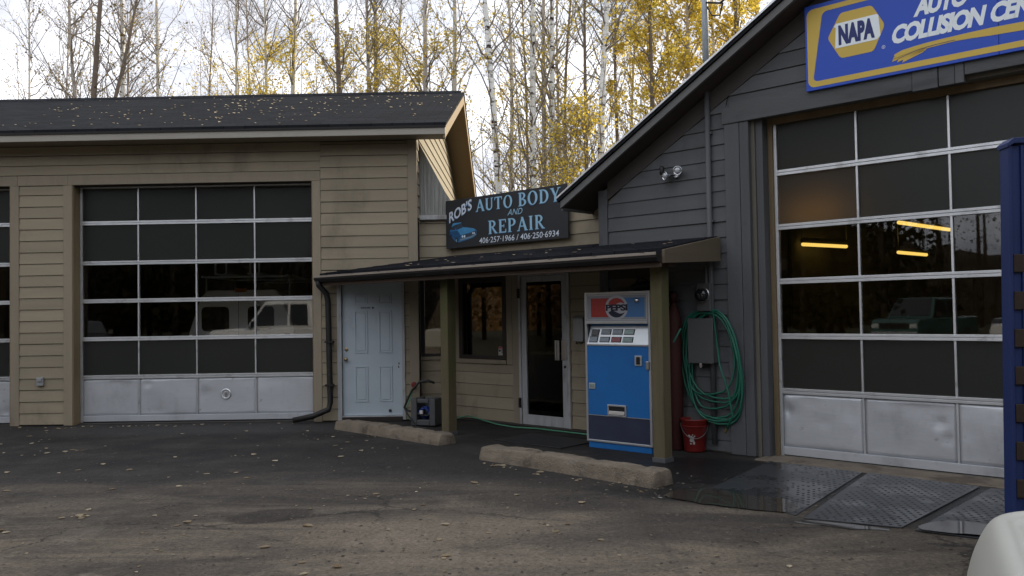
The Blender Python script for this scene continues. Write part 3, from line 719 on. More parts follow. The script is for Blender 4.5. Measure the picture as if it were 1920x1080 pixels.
def window(par, x0, x1, z0, z1, y, fw=.06, gl='glass_dark', tilt=0.0):
    f = MB().box(x0, x1, y-.02, y+.05, z1-fw, z1).box(x0, x1, y-.02, y+.05, z0, z0+fw*.7).box(x0, x0+fw, y-.02, y+.05, z0+fw*.7+.0005, z1-fw-.0005).box(x1-fw, x1, y-.02, y+.05, z0+fw*.7+.0005, z1-fw-.0005)
    w = part('window', f, M['brown_frame'], par, 0.003)
    part('pane', MB().box(x0+fw+.001, x1-fw-.001, y+.015, y+.021, z0+fw*.7+.001, z1-fw-.001), M[gl], w)
    return w
win = window(OF, -9.54, -8.55, .93, 2.135, YO-.005, .075)
part('sticker', MB().box(-8.735, -8.635, YO+.006, YO+.0085, .99, 1.115), M['paper'], win)
part('sticker_band', MB().box(-8.735, -8.635, YO+.003, YO+.0055, 1.087, 1.112).box(-8.725, -8.645, YO+.003, YO+.0055, 1.005, 1.014), M['logo_red'], win)
part('sticker_print', MB().box(-8.725, -8.69, YO+.003, YO+.0055, 1.04, 1.075).box(-8.68, -8.645, YO+.003, YO+.0055, 1.06, 1.075).box(-8.68, -8.645, YO+.003, YO+.0055, 1.03, 1.045), M['let_black'], win)
# aluminium glass door
dj = MB().box(-8.30, -8.258, YO-.03, YO+.08, .02, 2.18).box(-7.405, -7.367, YO-.03, YO+.08, .02, 2.18).box(-8.258, -7.405, YO-.03, YO+.08, 2.125, 2.18)
part('door_frame', dj, M['white_frame'], OF, 0.003)
x0, x1, y0, y1 = -8.252, -7.409, YO-.02, YO+.025
gd = MB().box(x0, x0+.095, y0, y1, .03, 2.12).box(x1-.095, x1, y0, y1, .03, 2.12).box(x0+.0955, x1-.0955, y0, y1, 2.035, 2.12).box(x0+.0955, x1-.0955, y0, y1, .03, .17)
GD = part('glass_door', gd, M['white_frame'], OF, 0.004)
part('pane', MB().box(x0+.0955, x1-.0955, YO+.0, YO+.006, .171, 2.034), M['glass_door'], GD)
part('push_bar', MB().box(x0+.12, x1-.11, YO+.05, YO+.075, 1.02, 1.05), M['alu'], GD, 0.006)
part('pull_handle', MB().box(x1-.19, x1-.16, y0-.045, y0-.02, .95, 1.22).box(x1-.145, x1-.115, y0-.05, y0-.03, .95, 1.22).box(x1-.10, x1-.01, y0-.012, y0-.001, .95, 1.22), M['steel'], GD, 0.004)
part('lock_cylinder', MB().lathe([(.018, 0), (.018, -.012)], 12, (x1-.045, y0, .86), 'y'), M['black_metal'], GD)
for zz in (1.88, .33):
    part('hinge', MB().box(-8.30, -8.262, y0-.035, y0-.012, zz-.07, zz+.07), M['black_metal'], GD, 0.003)
# return wall that carries the small window, in the plane of the tan garage
RW = thing('office_return_wall', 'narrow tan clapboard return wall holding the small window behind the mossy post', 'wall', LLOC, -LA)
part('core', MB().box(-1.571, -1.545, .015, .12, 0, 3.05).box(-1.545, -1.12, .015, .12, 0, .93).box(-1.545, -1.12, .015, .12, 2.2, 3.05).box(-1.12, -1.03, .015, .12, 0, 3.05), M['interior'], RW)
siding(RW, -1.570, -1.07, .02, .90, 0.0, T, off=0.03)
siding(RW, -1.570, -1.035, 2.22, 3.05, 0.0, T, off=0.03)
part('window_sill', MB().box(-1.568, -1.09, -.03, .012, .902, .955), TT, RW, 0.003)
part('roof_edge', MB().box(-1.57, -1.06, -.075, .08, 3.056, 3.125), M['white_frame'], RW, 0.01)
window(RW, -1.567, -1.10, .957, 2.19, -.005, .06)
part('trim_board', MB().box(-1.098, -1.035, -.02, .012, .02, 2.2), TT, RW, 0.003)
mbx = thing('mailbox', 'small pale grey letter box on the clapboards beside the glass door', 'mailbox', Rp(-7.17, YO-.02, 1.38), -RA)
part('box', MB().box(-.085, .085, -.07, 0, -.17, .15), M['mail_grey'], mbx, 0.008)
part('lid', MB().hexa([(-.09, -.085, .125), (.09, -.085, .125), (.09, 0, .165), (-.09, 0, .165), (-.09, -.085, .14), (.09, -.085, .14), (.09, 0, .18), (-.09, 0, .18)]), M['mail_grey'], mbx, 0.004)
part('hook', MB().tube([(-.05, -.03, -.17), (-.05, -.05, -.20), (-.02, -.05, -.20)], .006, 6).tube([(.05, -.03, -.17), (.05, -.05, -.20), (.02, -.05, -.20)], .006, 6), M['black_metal'], mbx)

# ------------------------------------------------------------------ GREY GARAGE (gable front)
GG = thing('grey_garage', 'charcoal clapboard garage with gable front and tall glazed overhead door', 'garage', RLOC, -RA)
G, GT = M['grey'], M['grey_trim']
YG = -0.20
SLP = 0.585; CEN = -2.53
def und(s): s = s if s < CEN else 2*CEN - s; return 4.055 + SLP*(s + 5.0)      # roof underside above facade position s
def frieze(s): s = s if s < CEN else 2*CEN - s; return 3.891 + SLP*(s + 4.886)
XL, XR = -6.555, 2*CEN + 6.555
gc = MB()
gc.xz([(XL+.01, 0), (-4.43, 0), (-4.43, 3.70), (XL+.01, und(XL)-.05)], YG+.014, -.05)
gc.xz([(XR-.01, 0), (XR-.01, und(XR)-.05), (-.62, 3.70), (-.62, 0)], YG+.014, -.05)
gc.xz([(XL+.01, und(XL)-.0495), (-4.43, 3.7005), (-.62, 3.7005), (XR-.01, und(XR)-.0495), (CEN, und(CEN)-.01)], YG+.014, -.05)
gc.box(XL+.01, XL+.14, -.05, 9.5, 0, und(XL)+.003).box(XR-.14, XR-.01, -.05, 9.5, 0, und(XL)+.003)
gc.xz([(XL+.14, 0), (XL+.14, und(XL+.14)-.01), (CEN, und(CEN)-.01), (XR-.14, und(XL+.14)-.01), (XR-.14, 0)], 9.38, 9.5)
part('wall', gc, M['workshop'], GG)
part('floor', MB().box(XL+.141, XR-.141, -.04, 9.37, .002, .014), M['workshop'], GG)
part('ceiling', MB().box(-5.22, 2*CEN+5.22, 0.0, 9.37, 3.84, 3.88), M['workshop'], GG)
# siding left of the door, under the sloping frieze
def gable_siding(x0, x1, zmin, expo=.175, off=.143):
    k = math.floor((zmin-off)/expo)
    while True:
        a = max(off + k*expo, zmin); b = off + (k+1)*expo; k += 1
        if a > 6: break
        if b - a < .03: continue
        def lim(z):
            # left and right limits where the frieze is above z
            l = (z - 3.891)/SLP - 4.886; return max(x0, l), min(x1, 2*CEN - l)
        la, ra_ = lim(a); lb, rb = lim(b - .003)
        if ra_ <= la: break
        if rb < lb: lb = rb = (lb+rb)/2
        xs = [0.0]
        if ra_ - la > 3.4: xs.append(rng.uniform(.35, .65))
        xs.append(1.0)
        for q in range(len(xs)-1):
            lap(GG, la+(ra_-la)*xs[q], la+(ra_-la)*xs[q+1]-.002, a, b-.003, YG, G, lb+(rb-lb)*xs[q], lb+(rb-lb)*xs[q+1]-.002)
gable_siding(-6.418, -4.765, 0.02)
# the strip above the door header and beyond
def gable_siding2():
    k = math.floor((3.86-.143)/.175)
    while True:
        a = max(.143+k*.175, 3.86); b = .143+(k+1)*.175; k += 1
        if b - a < .03: continue
        l = (a-3.891)/SLP-4.886; lb = (b-.003-3.891)/SLP-4.886
        l = max(l, -4.76); lb = max(lb, -4.76)
        if l >= CEN - .05: break
        r, rb = 2*CEN-l, max(2*CEN-lb, lb)
        if lb > CEN: lb = rb = CEN
        c = rng.uniform(.3, .7)
        for u0, u1 in ((0, c), (c, 1)):
            lap(GG, l+(r-l)*u0, l+(r-l)*u1-.002, a, b-.003, YG, G, lb+(rb-lb)*u0, lb+(rb-lb)*u1-.002)
gable_siding2()
siding(GG, -.30, XR-.14, .02, 3.3, YG, G, off=.143)
part('corner_board', MB().box(XL, -6.42, YG-.03, YG+.30, .01, und(XL)-.02), GT, GG, .004)
part('corner_board', MB().box(XR-.135, XR, YG-.03, YG+.30, .01, und(XR)-.02), GT, GG, .004)
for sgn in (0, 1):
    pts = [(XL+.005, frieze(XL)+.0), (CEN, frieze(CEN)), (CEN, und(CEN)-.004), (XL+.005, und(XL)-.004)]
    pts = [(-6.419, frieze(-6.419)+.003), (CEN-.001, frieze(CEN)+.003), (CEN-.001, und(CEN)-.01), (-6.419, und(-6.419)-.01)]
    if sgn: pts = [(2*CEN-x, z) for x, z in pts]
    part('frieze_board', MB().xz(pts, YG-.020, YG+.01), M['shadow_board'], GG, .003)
# timber trim around the door opening
part('door_post', MB().box(-4.763, -4.584, YG-.050, YG+.012, .005, 3.674), GT, GG, .005)
part('door_post', MB().box(-4.580, -4.472, YG-.046, YG+.012, .005, 3.674), GT, GG, .005)
part('door_jamb', MB().box(-4.425, -4.345, YG+.03, .05, .003, 3.70), GT, GG, .004)
part('door_stop', MB().box(-4.344, -4.292, -.05, .05, .003, 3.70), M['tan_jamb'], GG, .003)
part('door_post', MB().box(-.62, -.30, YG-.05, YG+.012, .005, 3.674), GT, GG, .005)
part('door_stop', MB().box(-.735, -.64, -.05, .05, .003, 3.70), M['tan_jamb'], GG, .003)
part('door_lintel', MB().box(-4.291, -.736, -.045, .05, 3.628, 3.70), M['tan_jamb'], GG, .003)
hb = [(-4.784, -2.747, 3.676, 3.858, -.062), (-2.744, -2.516, 3.662, 3.90, -.072), (-2.508, -2.37, 3.668, 3.90, -.068), (-2.367, -2.29, 3.668, 3.90, -.070), (-2.286, -.28, 3.735, 3.90, -.064)]
for a, b, z0, z1, yy in hb:
    part('header_timber', MB().box(a, b, YG+yy, YG+.012, z0, z1), M['grey_header'], GG, .005)
part('header_timber', MB().box(-4.70, -2.80, YG-.035, YG+.012, 3.861, 3.915), M['grey_header'], GG, .004)
rowsR = [3.70, 3.093, 2.498, 1.904, 1.306, 0.714, 0.012]
overhead_door(GG, -4.291, -.736, (-3.389, -2.505, -1.62), rowsR, seed=8,
    dents=((-4.22, .50, .05, .020), (-4.2, .62, .10, -.012), (-2.66, .48, .05, .016), (-2.60, .33, .05, .013), (-2.62, .40, .22, -.014), (-2.9, .6, .3, .012), (-3.7, .35, .3, -.014), (-2.2, .45, .25, -.012)))
# roof
EXL = -6.935
def rs(s): return und(s) + .0
rf = MB(); y0, y1 = -.50, 10.0
def rslab(mb, sa, sb, lo, hi, ya, yb):
    mb.hexa([(sa, ya, rs(sa)+lo), (sb, ya, rs(sb)+lo), (sb, yb, rs(sb)+lo), (sa, yb, rs(sa)+lo), (sa, ya, rs(sa)+hi), (sb, ya, rs(sb)+hi), (sb, yb, rs(sb)+hi), (sa, yb, rs(sa)+hi)])
MIR = 2*CEN
rslab(rf, EXL-.03, CEN, .095, .155, y0-.045, y1); rslab(rf, CEN, MIR-EXL+.03, .095, .155, y0-.045, y1)
part('roof', rf, M['shingle'], GG)
de = MB(); rslab(de, EXL-.032, CEN, .135, .160, y0-.060, y0-.047); rslab(de, CEN, MIR-EXL+.032, .135, .160, y0-.060, y0-.047)
part('drip_edge', de, M['alu'], GG)
fb = MB(); rslab(fb, EXL, CEN, -.005, .088, y0-.02, y0+.02)
part('rake_fascia', fb, M['rake_grey'], GG, .003, label='charcoal rake fascia under a dark shingle edge')
fb = MB(); rslab(fb, CEN+.001, MIR-EXL, -.005, .088, y0-.02, y0+.02)
part('rake_fascia', fb, M['rake_grey'], GG, .003)
sf = MB(); rslab(sf, EXL+.01, CEN, .0, .09, y0+.021, y1-.05); rslab(sf, CEN, MIR-EXL-.01, .0, .09, y0+.021, y1-.05)
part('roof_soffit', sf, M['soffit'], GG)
part('eave_fascia', MB().box(EXL-.015, EXL+.009, y0+.021, y1-.05, rs(EXL)-.03, rs(EXL)+.085), M['rake_grey'], GG, .003)
# service conduit up the wall and mast through the roof
part('conduit', MB().tube([(-4.972, YG-.045, .1), (-4.972, YG-.045, und(-4.97)+.04)], .031, 10), GT, GG, smooth=True)
for z in (1.0, 2.6, 3.6):
    part('strap', MB().box(-5.02, -4.925, YG-.05, YG-.02, z, z+.025), M['grey_trim'], GG)
part('service_mast', MB().tube([(-4.972, YG-.045, und(-4.97)+.16), (-4.972, YG-.045, 6.2)], .037, 12).tube([(-4.972, YG-.045, 6.2), (-4.972, YG-.08, 6.28), (-4.972, YG-.18, 6.26)], .045, 10), M['galv'], GG, smooth=True)
part('service_wire', MB().tube([(-4.93, YG-.06, 5.05), (-4.85, YG-.1, 4.92), (-4.74, YG-.12, 4.89), (-4.70, YG-.12, 5.02)] , .010, 6).tube([(-4.94, YG-.06, 5.10), (-4.75, YG-.08, 5.04), (-4.4, YG-.2, 5.2), (-3.5, YG-.6, 6.0)], .013, 6), M['black_metal'], GG)
# dark transom and a bare board under the porch, right of the office
part('transom', MB().box(-6.41, -5.60, YG-.024, YG+.012, 2.01, 2.20), M['brown_frame'], GG, .004)
part('transom_board', MB().box(-6.30, -5.66, YG-.030, YG-.0245, 1.90, 2.005), M['rake'], GG, .003)

# interior lamps (lit in the photograph) and their housings
def lamp(p0, p1, label, mt='tube_light'):
    t = thing('fluorescent_lamp', label, 'lamp', RLOC, -RA, 'lit lamps inside the grey garage')
    a, b = Vector(p0), Vector(p1)
    part('tube', MB().tube([a, b], .032, 8), M[mt], t)
    part('housing', MB().tube([a+Vector((0, 0, .07)), b+Vector((0, 0, .07))], .05, 6), M['workshop'], t)
    part('chain', MB().tube([a+Vector((0, 0, .1)), (a.x, a.y, 3.838)], .006, 4).tube([b+Vector((0, 0, .1)), (b.x, b.y, 3.838)], .006, 4), M['steel'], t)
lamp((-6.31, 5.14, 2.687), (-6.05, 6.35, 2.687), 'lit yellow tube lamp seen through the second pane column edge beside the jamb')
lamp((-4.732, 5.14, 2.928), (-4.60, 7.25, 2.928), 'longest and highest lit yellow tube lamp behind the garage glass')
lamp((-5.43, 7.14, 2.578), (-5.36, 8.44, 2.578), 'short low lit yellow tube lamp deep in the grey garage')

lamp((-4.15, .30, 2.66), (-3.55, .34, 2.66), 'lit lamp close behind the obscured glass, glowing in the upper panes', 'tube_warm')
# ------------------------------------------------------------------ PORCH
PO = thing('porch', 'shed porch with dark shingles on two timber posts in front of the office', 'porch', RLOC, -RA)
ye = -1.39
# shingled deck: polygon ends on the tan garage wall at its left
zt_e, zt_w, yw_ = 2.245, 2.50, YO - .02
zslope = (zt_w - zt_e)/(yw_ - ye)
zw = lambda y: zt_e + zslope*(y-ye)
# left end lies against the tan garage: facade line of that wall in porch coordinates
def L2R(s, y=-.222):
    p = Lp(s, y, 0); d = Vector((math.cos(RA), -math.sin(RA), 0)); n = Vector((math.sin(RA), math.cos(RA), 0))
    return p.dot(d), p.dot(n) - RC
pl = [L2R(-3.00, -.25), L2R(-1.57), L2R(-1.07, -.03)]
top = [(pl[0][0], ye), (-4.872, ye), (-4.872, YG-.052), (-6.56, YG-.052), (-6.56, yw_), (-9.66, yw_), pl[2], pl[1], (pl[0][0], pl[0][1])]
def deck(off0, th): return [(x, y, zw(y)+off0-th) for x, y in top], [(x, y, zw(y)+off0) for x, y in top]
lo, hi = deck(0.0, .045)
mb = MB(); n_ = len(top)
mb.add(lo+hi, [tuple(range(n_))[::-1], tuple(range(n_, 2*n_))]+[(i, (i+1) % n_, n_+(i+1) % n_, n_+i) for i in range(n_)])
part('shingles', mb, M['shingle_porch'], PO)
mb = MB(); top2 = [(x, y+(.02 if i < 2 else -.0)) for i, (x, y) in enumerate(top)]
lo = [(x, y, zw(y)-.075) for x, y in top2]; hi = [(x, y, zw(y)-.047) for x, y in top2]
mb.add(lo+hi, [tuple(range(n_))[::-1], tuple(range(n_, 2*n_))]+[(i, (i+1) % n_, n_+(i+1) % n_, n_+i) for i in range(n_)])
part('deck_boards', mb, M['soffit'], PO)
# shingle course edges read as three thin steps
for k in range(1, 8):
    y = ye + .17*k
    xl = pl[0][0] + max(0, (y-ye))*.92
    part('shingle_course', MB().hexa([(xl, y-.165, zw(y-.165)+.001), (-4.874 if y < YG-.06 else -6.57, y-.165, zw(y-.165)+.001), (-4.874 if y < YG-.06 else -6.57, y, zw(y)+.001), (xl+.15, y, zw(y)+.001),
        (xl, y-.165, zw(y-.165)+.010), (-4.874 if y < YG-.06 else -6.57, y-.165, zw(y-.165)+.010), (-4.874 if y < YG-.06 else -6.57, y, zw(y)+.003), (xl+.15, y, zw(y)+.003)]), M['shingle_porch'], PO)
# gutter: worn pale lip over a dark trough with straps
gx0, gx1 = pl[0][0]-.02, -4.875
part('gutter', MB().prism([(gx0, ye-.012, 2.20), (gx0, ye-.10, 2.195), (gx0, ye-.098, 2.155), (gx0, ye-.07, 2.115), (gx0, ye-.012, 2.105)], (gx1-gx0, 0, 0)), M['gutter'], PO, .003)
part('gutter_lip', MB().box(gx0, gx1, ye-.108, ye-.101, 2.178, 2.208), M['gutter_edge'], PO, .002)
xk = gx0 + .35
while xk < gx1:
    part('gutter_strap', MB().box(xk-.03, xk+.03, ye-.112, ye-.0, 2.2055, 2.216), M['gutter'], PO, .003); xk += .62
part('front_beam', MB().box(pl[0][0]+.35, -4.90, -1.22, -1.08, 2.07, 2.16), M['beam'], PO, .006)
part('inner_fascia', MB().box(pl[0][0]+.05, -4.88, ye-.009, ye+.018, 2.055, 2.175), M['beam'], PO, .003)
rk = MB().prism([(-4.872, ye+.0, 2.095), (-4.872, YG-.055, 2.15), (-4.872, YG-.055, zw(YG-.055)-.01), (-4.872, ye+.0, zw(ye)-.01)], (.036, 0, 0))
part('rake_board', rk, M['rake'], PO, .003)
xk = -9.3
while xk < -5.0:
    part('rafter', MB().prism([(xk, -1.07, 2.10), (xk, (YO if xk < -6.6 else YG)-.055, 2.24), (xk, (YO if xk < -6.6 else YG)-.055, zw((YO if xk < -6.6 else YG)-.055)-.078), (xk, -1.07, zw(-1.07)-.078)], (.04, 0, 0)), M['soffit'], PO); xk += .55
def post(x, y, label):
    w = .145
    p = part('post', MB().box(x-w/2, x+w/2, y-w/2, y+w/2, .02, 2.072), M['post'], PO, .008, label=label)
    part('post_base', MB().box(x-w/2-.01, x+w/2+.01, y-w/2-.01, y+w/2+.01, .0, .05), M['box_grey'], p, .003)
post(-5.112, -1.08, 'thick green tinged timber post beside the vending machine')
post(-8.455, -1.08, 'thick green tinged timber post in front of the small window')
# downspout at the far end of the gutter, running out along the tan garage wall
pA = Rp(gx0+.06, ye-.05, 2.13); s0 = Lp(-2.93, -.30, 0)
path = [pA, pA + Vector((0, 0, -.06)), Vector((s0.x-.02, s0.y, 1.94)), Vector((s0.x, s0.y, 1.82)), Vector((s0.x+.02, s0.y, .30)), Vector((s0.x-.0, s0.y-.03, .20)), Vector((Lp(-3.16, 0, 0).x, s0.y-.08, .11)), Vector((-3.30, 12.84, .055))]
t_ = thing('downspout', 'dark brown downspout with a long slanted foot beside the white door', 'downspout', (0, 0, 0))
part('pipe', MB().tube(path, .043, 8), M['gutter'], t_, smooth=True)
for zb_ in (1.2, .55): part('bracket', MB().box(s0.x-.05, s0.x+.07, s0.y-.05, s0.y+.085, zb_, zb_+.025), M['gutter'], t_)

# ------------------------------------------------------------------ LETTERING
def text_mb(txt, x0, x1, z0, z1, y, bold=0.0, shear=0.0, depth=0.002, spacing=1.0, angle=0.0):
    cu = bpy.data.curves.new('lettering', 'FONT'); cu.body = txt; cu.size = 1.0; cu.offset = bold; cu.resolution_u = 3
    cu.space_character = spacing
    o = bpy.data.objects.new('lettering', cu); COL.objects.link(o)
    dg = bpy.context.evaluated_depsgraph_get(); dg.update()
    me = bpy.data.meshes.new_from_object(o.evaluated_get(dg))
    vs = np.array([v.co[:] for v in me.vertices]); fs = [tuple(p.vertices) for p in me.polygons]
    bpy.data.objects.remove(o); bpy.data.curves.remove(cu); bpy.data.meshes.remove(me)
    vs[:, 0] += shear * vs[:, 1]
    mn, mxv = vs.min(0), vs.max(0)
    u = (vs[:, 0]-mn[0])/(mxv[0]-mn[0])*(x1-x0); w = (vs[:, 1]-mn[1])/(mxv[1]-mn[1])*(z1-z0)
    ca, sa = math.cos(angle), math.sin(angle)
    mb = MB(); mb.add([(x0+a*ca-b*sa, y, z0+a*sa+b*ca) for a, b in zip(u, w)], [f[::-1] for f in fs])
    return mb
def flat(name, mb, mt, par):
    o = mesh_obj(name, mb, mt, par)
    return o

# serif letters as strokes: list of polygons / rings in a unit box
def ring(cx, cz, rx, rz, tx, tz, a0=0, a1=360, n=18):
    P = []
    for i in range(n+1):
        a = R_(a0+(a1-a0)*i/n); P.append((cx+rx*math.cos(a), cz+rz*math.sin(a)))
    for i in range(n, -1, -1):
        a = R_(a0+(a1-a0)*i/n); P.append((cx+(rx-tx)*math.cos(a), cz+(rz-tz)*math.sin(a)))
    return ('ring', P, n)
def st(x0, z0, x1, z1, w0, w1=None):
    w1 = w0 if w1 is None else w1
    return ('q', [(x0-w0/2, z0), (x0+w0/2, z0), (x1+w1/2, z1), (x1-w1/2, z1)], 0)
def bar(x0, x1, z0, z1): return ('q', [(x0, z0), (x1, z0), (x1, z1), (x0, z1)], 0)
def ser(x, z, w=.34, h=.055, up=True): return ('q', [(x-w/2, z), (x+w/2, z), (x+w*.36, z+(h if up else -h)), (x-w*.36, z+(h if up else -h))], 0)
B_ = .17
GL = {
 'A': (.92, [st(.12, 0, .47, 1, .10, .12), st(.80, 0, .45, 1, .21, .18), bar(.22, .68, .30, .37), ser(.12, 0, .30), ser(.80, 0, .34)]),
 'U': (.86, [st(.18, .28, .18, 1, B_+.02), st(.70, .28, .70, 1, .11), ring(.435, .30, .345, .30, .19, .10, 180, 285), ring(.435, .30, .318, .30, .11, .10, 285, 360), ser(.18, 1, .36, .055, False), ser(.70, 1, .30, .055, False)]),
 'T': (.84, [st(.42, 0, .42, 1, B_+.02), bar(.04, .80, .92, 1.0), ('q', [(.02, .74), (.07, .74), (.13, .925), (.04, 1.0)], 0), ('q', [(.77, .74), (.82, .74), (.80, 1.0), (.71, .925)], 0), ser(.42, 0, .38)]),
 'O': (.94, [ring(.47, .5, .45, .52, .20, .07, 0, 360, 30)]),
 'B': (.80, [st(.20, 0, .20, 1, B_+.02), ring(.34, .755, .34, .25, .17, .08, -90, 90), ring(.36, .265, .40, .27, .18, .08, -90, 90), bar(.10, .36, .92, 1.0), bar(.10, .36, 0, .08), bar(.20, .36, .47, .545), ser(.16, 0, .28), ser(.16, 1, .28, .055, False)]),
 'D': (.92, [st(.20, 0, .20, 1, B_+.02), ring(.36, .5, .50, .5, .20, .08, -90, 90, 22), bar(.08, .37, .92, 1.0), bar(.08, .37, 0, .08), ser(.16, 0, .28), ser(.16, 1, .28, .055, False)]),
 'Y': (.90, [st(.45, 0, .45, .48, B_+.02), st(.45, .42, .16, 1, .19, .20), st(.47, .42, .78, 1, .10, .10), ser(.45, 0, .38), ser(.16, 1, .36, .055, False), ser(.78, 1, .30, .055, False)]),
 'R': (.90, [st(.20, 0, .20, 1, B_+.02), ring(.36, .735, .36, .265, .18, .08, -90, 90), bar(.10, .37, .92, 1.0), bar(.20, .38, .47, .545), st(.78, 0, .40, .50, .20, .17), ser(.20, 0, .36), ser(.80, 0, .26), ser(.16, 1, .28, .055, False)]),
 'E': (.78, [st(.20, 0, .20, 1, B_+.02), bar(.08, .72, .92, 1.0), bar(.08, .74, 0, .08), bar(.20, .56, .47, .54), ('q', [(.64, .925), (.72, 1.0), (.72, .74), (.68, .74)], 0), ('q', [(.64, .075), (.68, .27), (.74, .27), (.74, 0)], 0), ('q', [(.51, .38), (.56, .38), (.56, .63), (.51, .63)], 0), ser(.16, 0, .28), ser(.16, 1, .28, .055, False)]),
 'P': (.80, [st(.20, 0, .20, 1, B_+.02), ring(.36, .715, .38, .285, .19, .08, -90, 90), bar(.10, .37, .92, 1.0), bar(.20, .37, .43, .505), ser(.20, 0, .38), ser(.16, 1, .28, .055, False)]),
 'I': (.44, [st(.22, 0, .22, 1, B_+.02), ser(.22, 0, .38), ser(.22, 1, .38, .055, False)]),
 ' ': (.5, []),
}
def serif_text(txt, x0, x1, z0, z1, y, grow=0.0, dx=0, dz=0):
    tot = sum(GL[c][0] for c in txt) + .10*(len(txt)-1); k = (x1-x0)/tot; h = z1-z0; mb = MB(); x = x0; q = 0
    for c in txt:
        w, ss = GL[c]
        for typ, P, n in ss:
            yy = y - .0004*(q % 9); q += 1
            cx = sum(p[0] for p in P)/len(P); cz = sum(p[1] for p in P)/len(P)
            V = [(x+p[0]*k+dx, yy, z0+p[1]*h+dz) for p in P]
            if typ == 'q': mb.add(V, [(0, 1, 2, 3)])
            else:
                m2 = len(P); mb.add(V, [(i, i+1, m2-2-i, m2-1-i) for i in range(n)])
        x += (w+.10)*k
    return mb

# ------------------------------------------------------------------ SHOP SIGN over the porch
SS = thing('shop_sign', 'black painted shop sign with light blue lettering and a blue car above the porch', 'sign', RLOC, -RA)
ys = 0.068
part('board', MB().box(-9.715, -7.294, ys, ys+.03, 2.603, 3.34), M['sign_black'], SS, .003)
part('standoff', MB().box(-9.5, -9.44, ys+.031, YO-.018, 2.65, 3.0).box(-7.6, -7.54, ys+.031, YO-.018, 2.65, 3.0), M['black_metal'], SS)
yl = ys - .003
def lay(k): return yl - .0045*k
for txt, x0, x1, z0, z1 in (('AUTO', -9.045, -8.30, 3.115, 3.293), ('BODY', -8.19, -7.41, 3.113, 3.303), ('REPAIR', -8.795, -7.70, 2.764, 2.958)):
    flat('letter_edge', serif_text(txt, x0-.012, x1-.006, z0-.008, z1-.004, yl, ), M['let_shadow'], SS)
    flat('lettering', serif_text(txt, x0, x1, z0, z1, lay(1)), M['let_light'], SS)
flat('lettering', text_mb("ROB'S", -9.628, -9.06, 2.99, 3.15, lay(1), bold=.02, shear=.35, angle=R_(19)), M['let_white'], SS)
flat('letter_edge', text_mb("ROB'S", -9.640, -9.07, 2.98, 3.14, yl, bold=.03, shear=.35, angle=R_(19)), M['let_shadow'], SS)
flat('lettering', text_mb("AND", -8.41, -8.115, 3.003, 3.088, yl, bold=.0, shear=.35), M['let_light'], SS)
flat('lettering', text_mb("406·257·1966 / 406·250·6934", -8.99, -7.452, 2.638, 2.722, yl, bold=.004, shear=.1), M['let_white'], SS)
def paint(nm, P, lv, mt, par): return flat(nm, MB().add([(x, yl-.0007*lv, z) for x, z in P], [tuple(range(len(P)))]), mt, par)
# three-quarter view of a blue coupe painted on the board
pic = paint('car_picture', [(-9.63, 2.865), (-9.625, 2.80), (-9.58, 2.775), (-9.50, 2.70), (-9.42, 2.685), (-9.12, 2.735), (-9.05, 2.77), (-9.04, 2.84), (-9.10, 2.872), (-9.30, 2.905), (-9.37, 2.918), (-9.58, 2.915)], 0, M['car_blue'], SS)
paint('car_hood', [(-9.45, 2.87), (-9.36, 2.915), (-9.12, 2.878), (-9.05, 2.845), (-9.16, 2.822), (-9.38, 2.795)], 1, M['car_hood'], pic)
paint('car_side', [(-9.63, 2.862), (-9.625, 2.80), (-9.58, 2.778), (-9.48, 2.72), (-9.42, 2.70), (-9.39, 2.792), (-9.46, 2.865)], 1, M['car_side'], pic)
paint('car_roof', [(-9.585, 2.93), (-9.55, 2.985), (-9.39, 2.985), (-9.355, 2.975), (-9.42, 2.968), (-9.50, 2.955)], 1, M['car_hood'], pic)
paint('car_window', [(-9.49, 2.88), (-9.465, 2.955), (-9.37, 2.97), (-9.325, 2.912), (-9.42, 2.885)], 2, M['car_dark'], pic)
paint('car_window', [(-9.60, 2.885), (-9.575, 2.935), (-9.485, 2.950), (-9.505, 2.880)], 2, M['car_dark'], pic)
paint('car_grille', [(-9.385, 2.785), (-9.16, 2.815), (-9.055, 2.838), (-9.055, 2.80), (-9.16, 2.765), (-9.385, 2.735)], 2, M['car_dark'], pic)
paint('car_bumper', [(-9.40, 2.733), (-9.16, 2.762), (-9.05, 2.795), (-9.05, 2.775), (-9.16, 2.738), (-9.40, 2.708)], 3, M['car_pale'], pic)
for cx_ in (-9.345, -9.30): flat('car_lamp', MB().disc((cx_, 2.768), .018, .020, yl-.0024, yl-.0021, 12), M['let_white'], pic)
for cx_ in (-9.12, -9.09): flat('car_lamp', MB().disc((cx_, 2.803), .012, .016, yl-.0024, yl-.0021, 12), M['let_white'], pic)
def wheel_(cx, cz, rx, rz): return MB().disc((cx, cz), rx, rz, yl-.0024, yl-.0021, 16)
wq = flat('car_wheel', wheel_(-9.475, 2.715, .030, .050), M['let_black'], pic); flat('car_rim', MB().disc((-9.478, 2.716), .016, .028, yl-.0031, yl-.0028, 12), M['car_pale'], wq)
flat('car_wheel', wheel_(-9.60, 2.795, .015, .030), M['let_black'], pic)

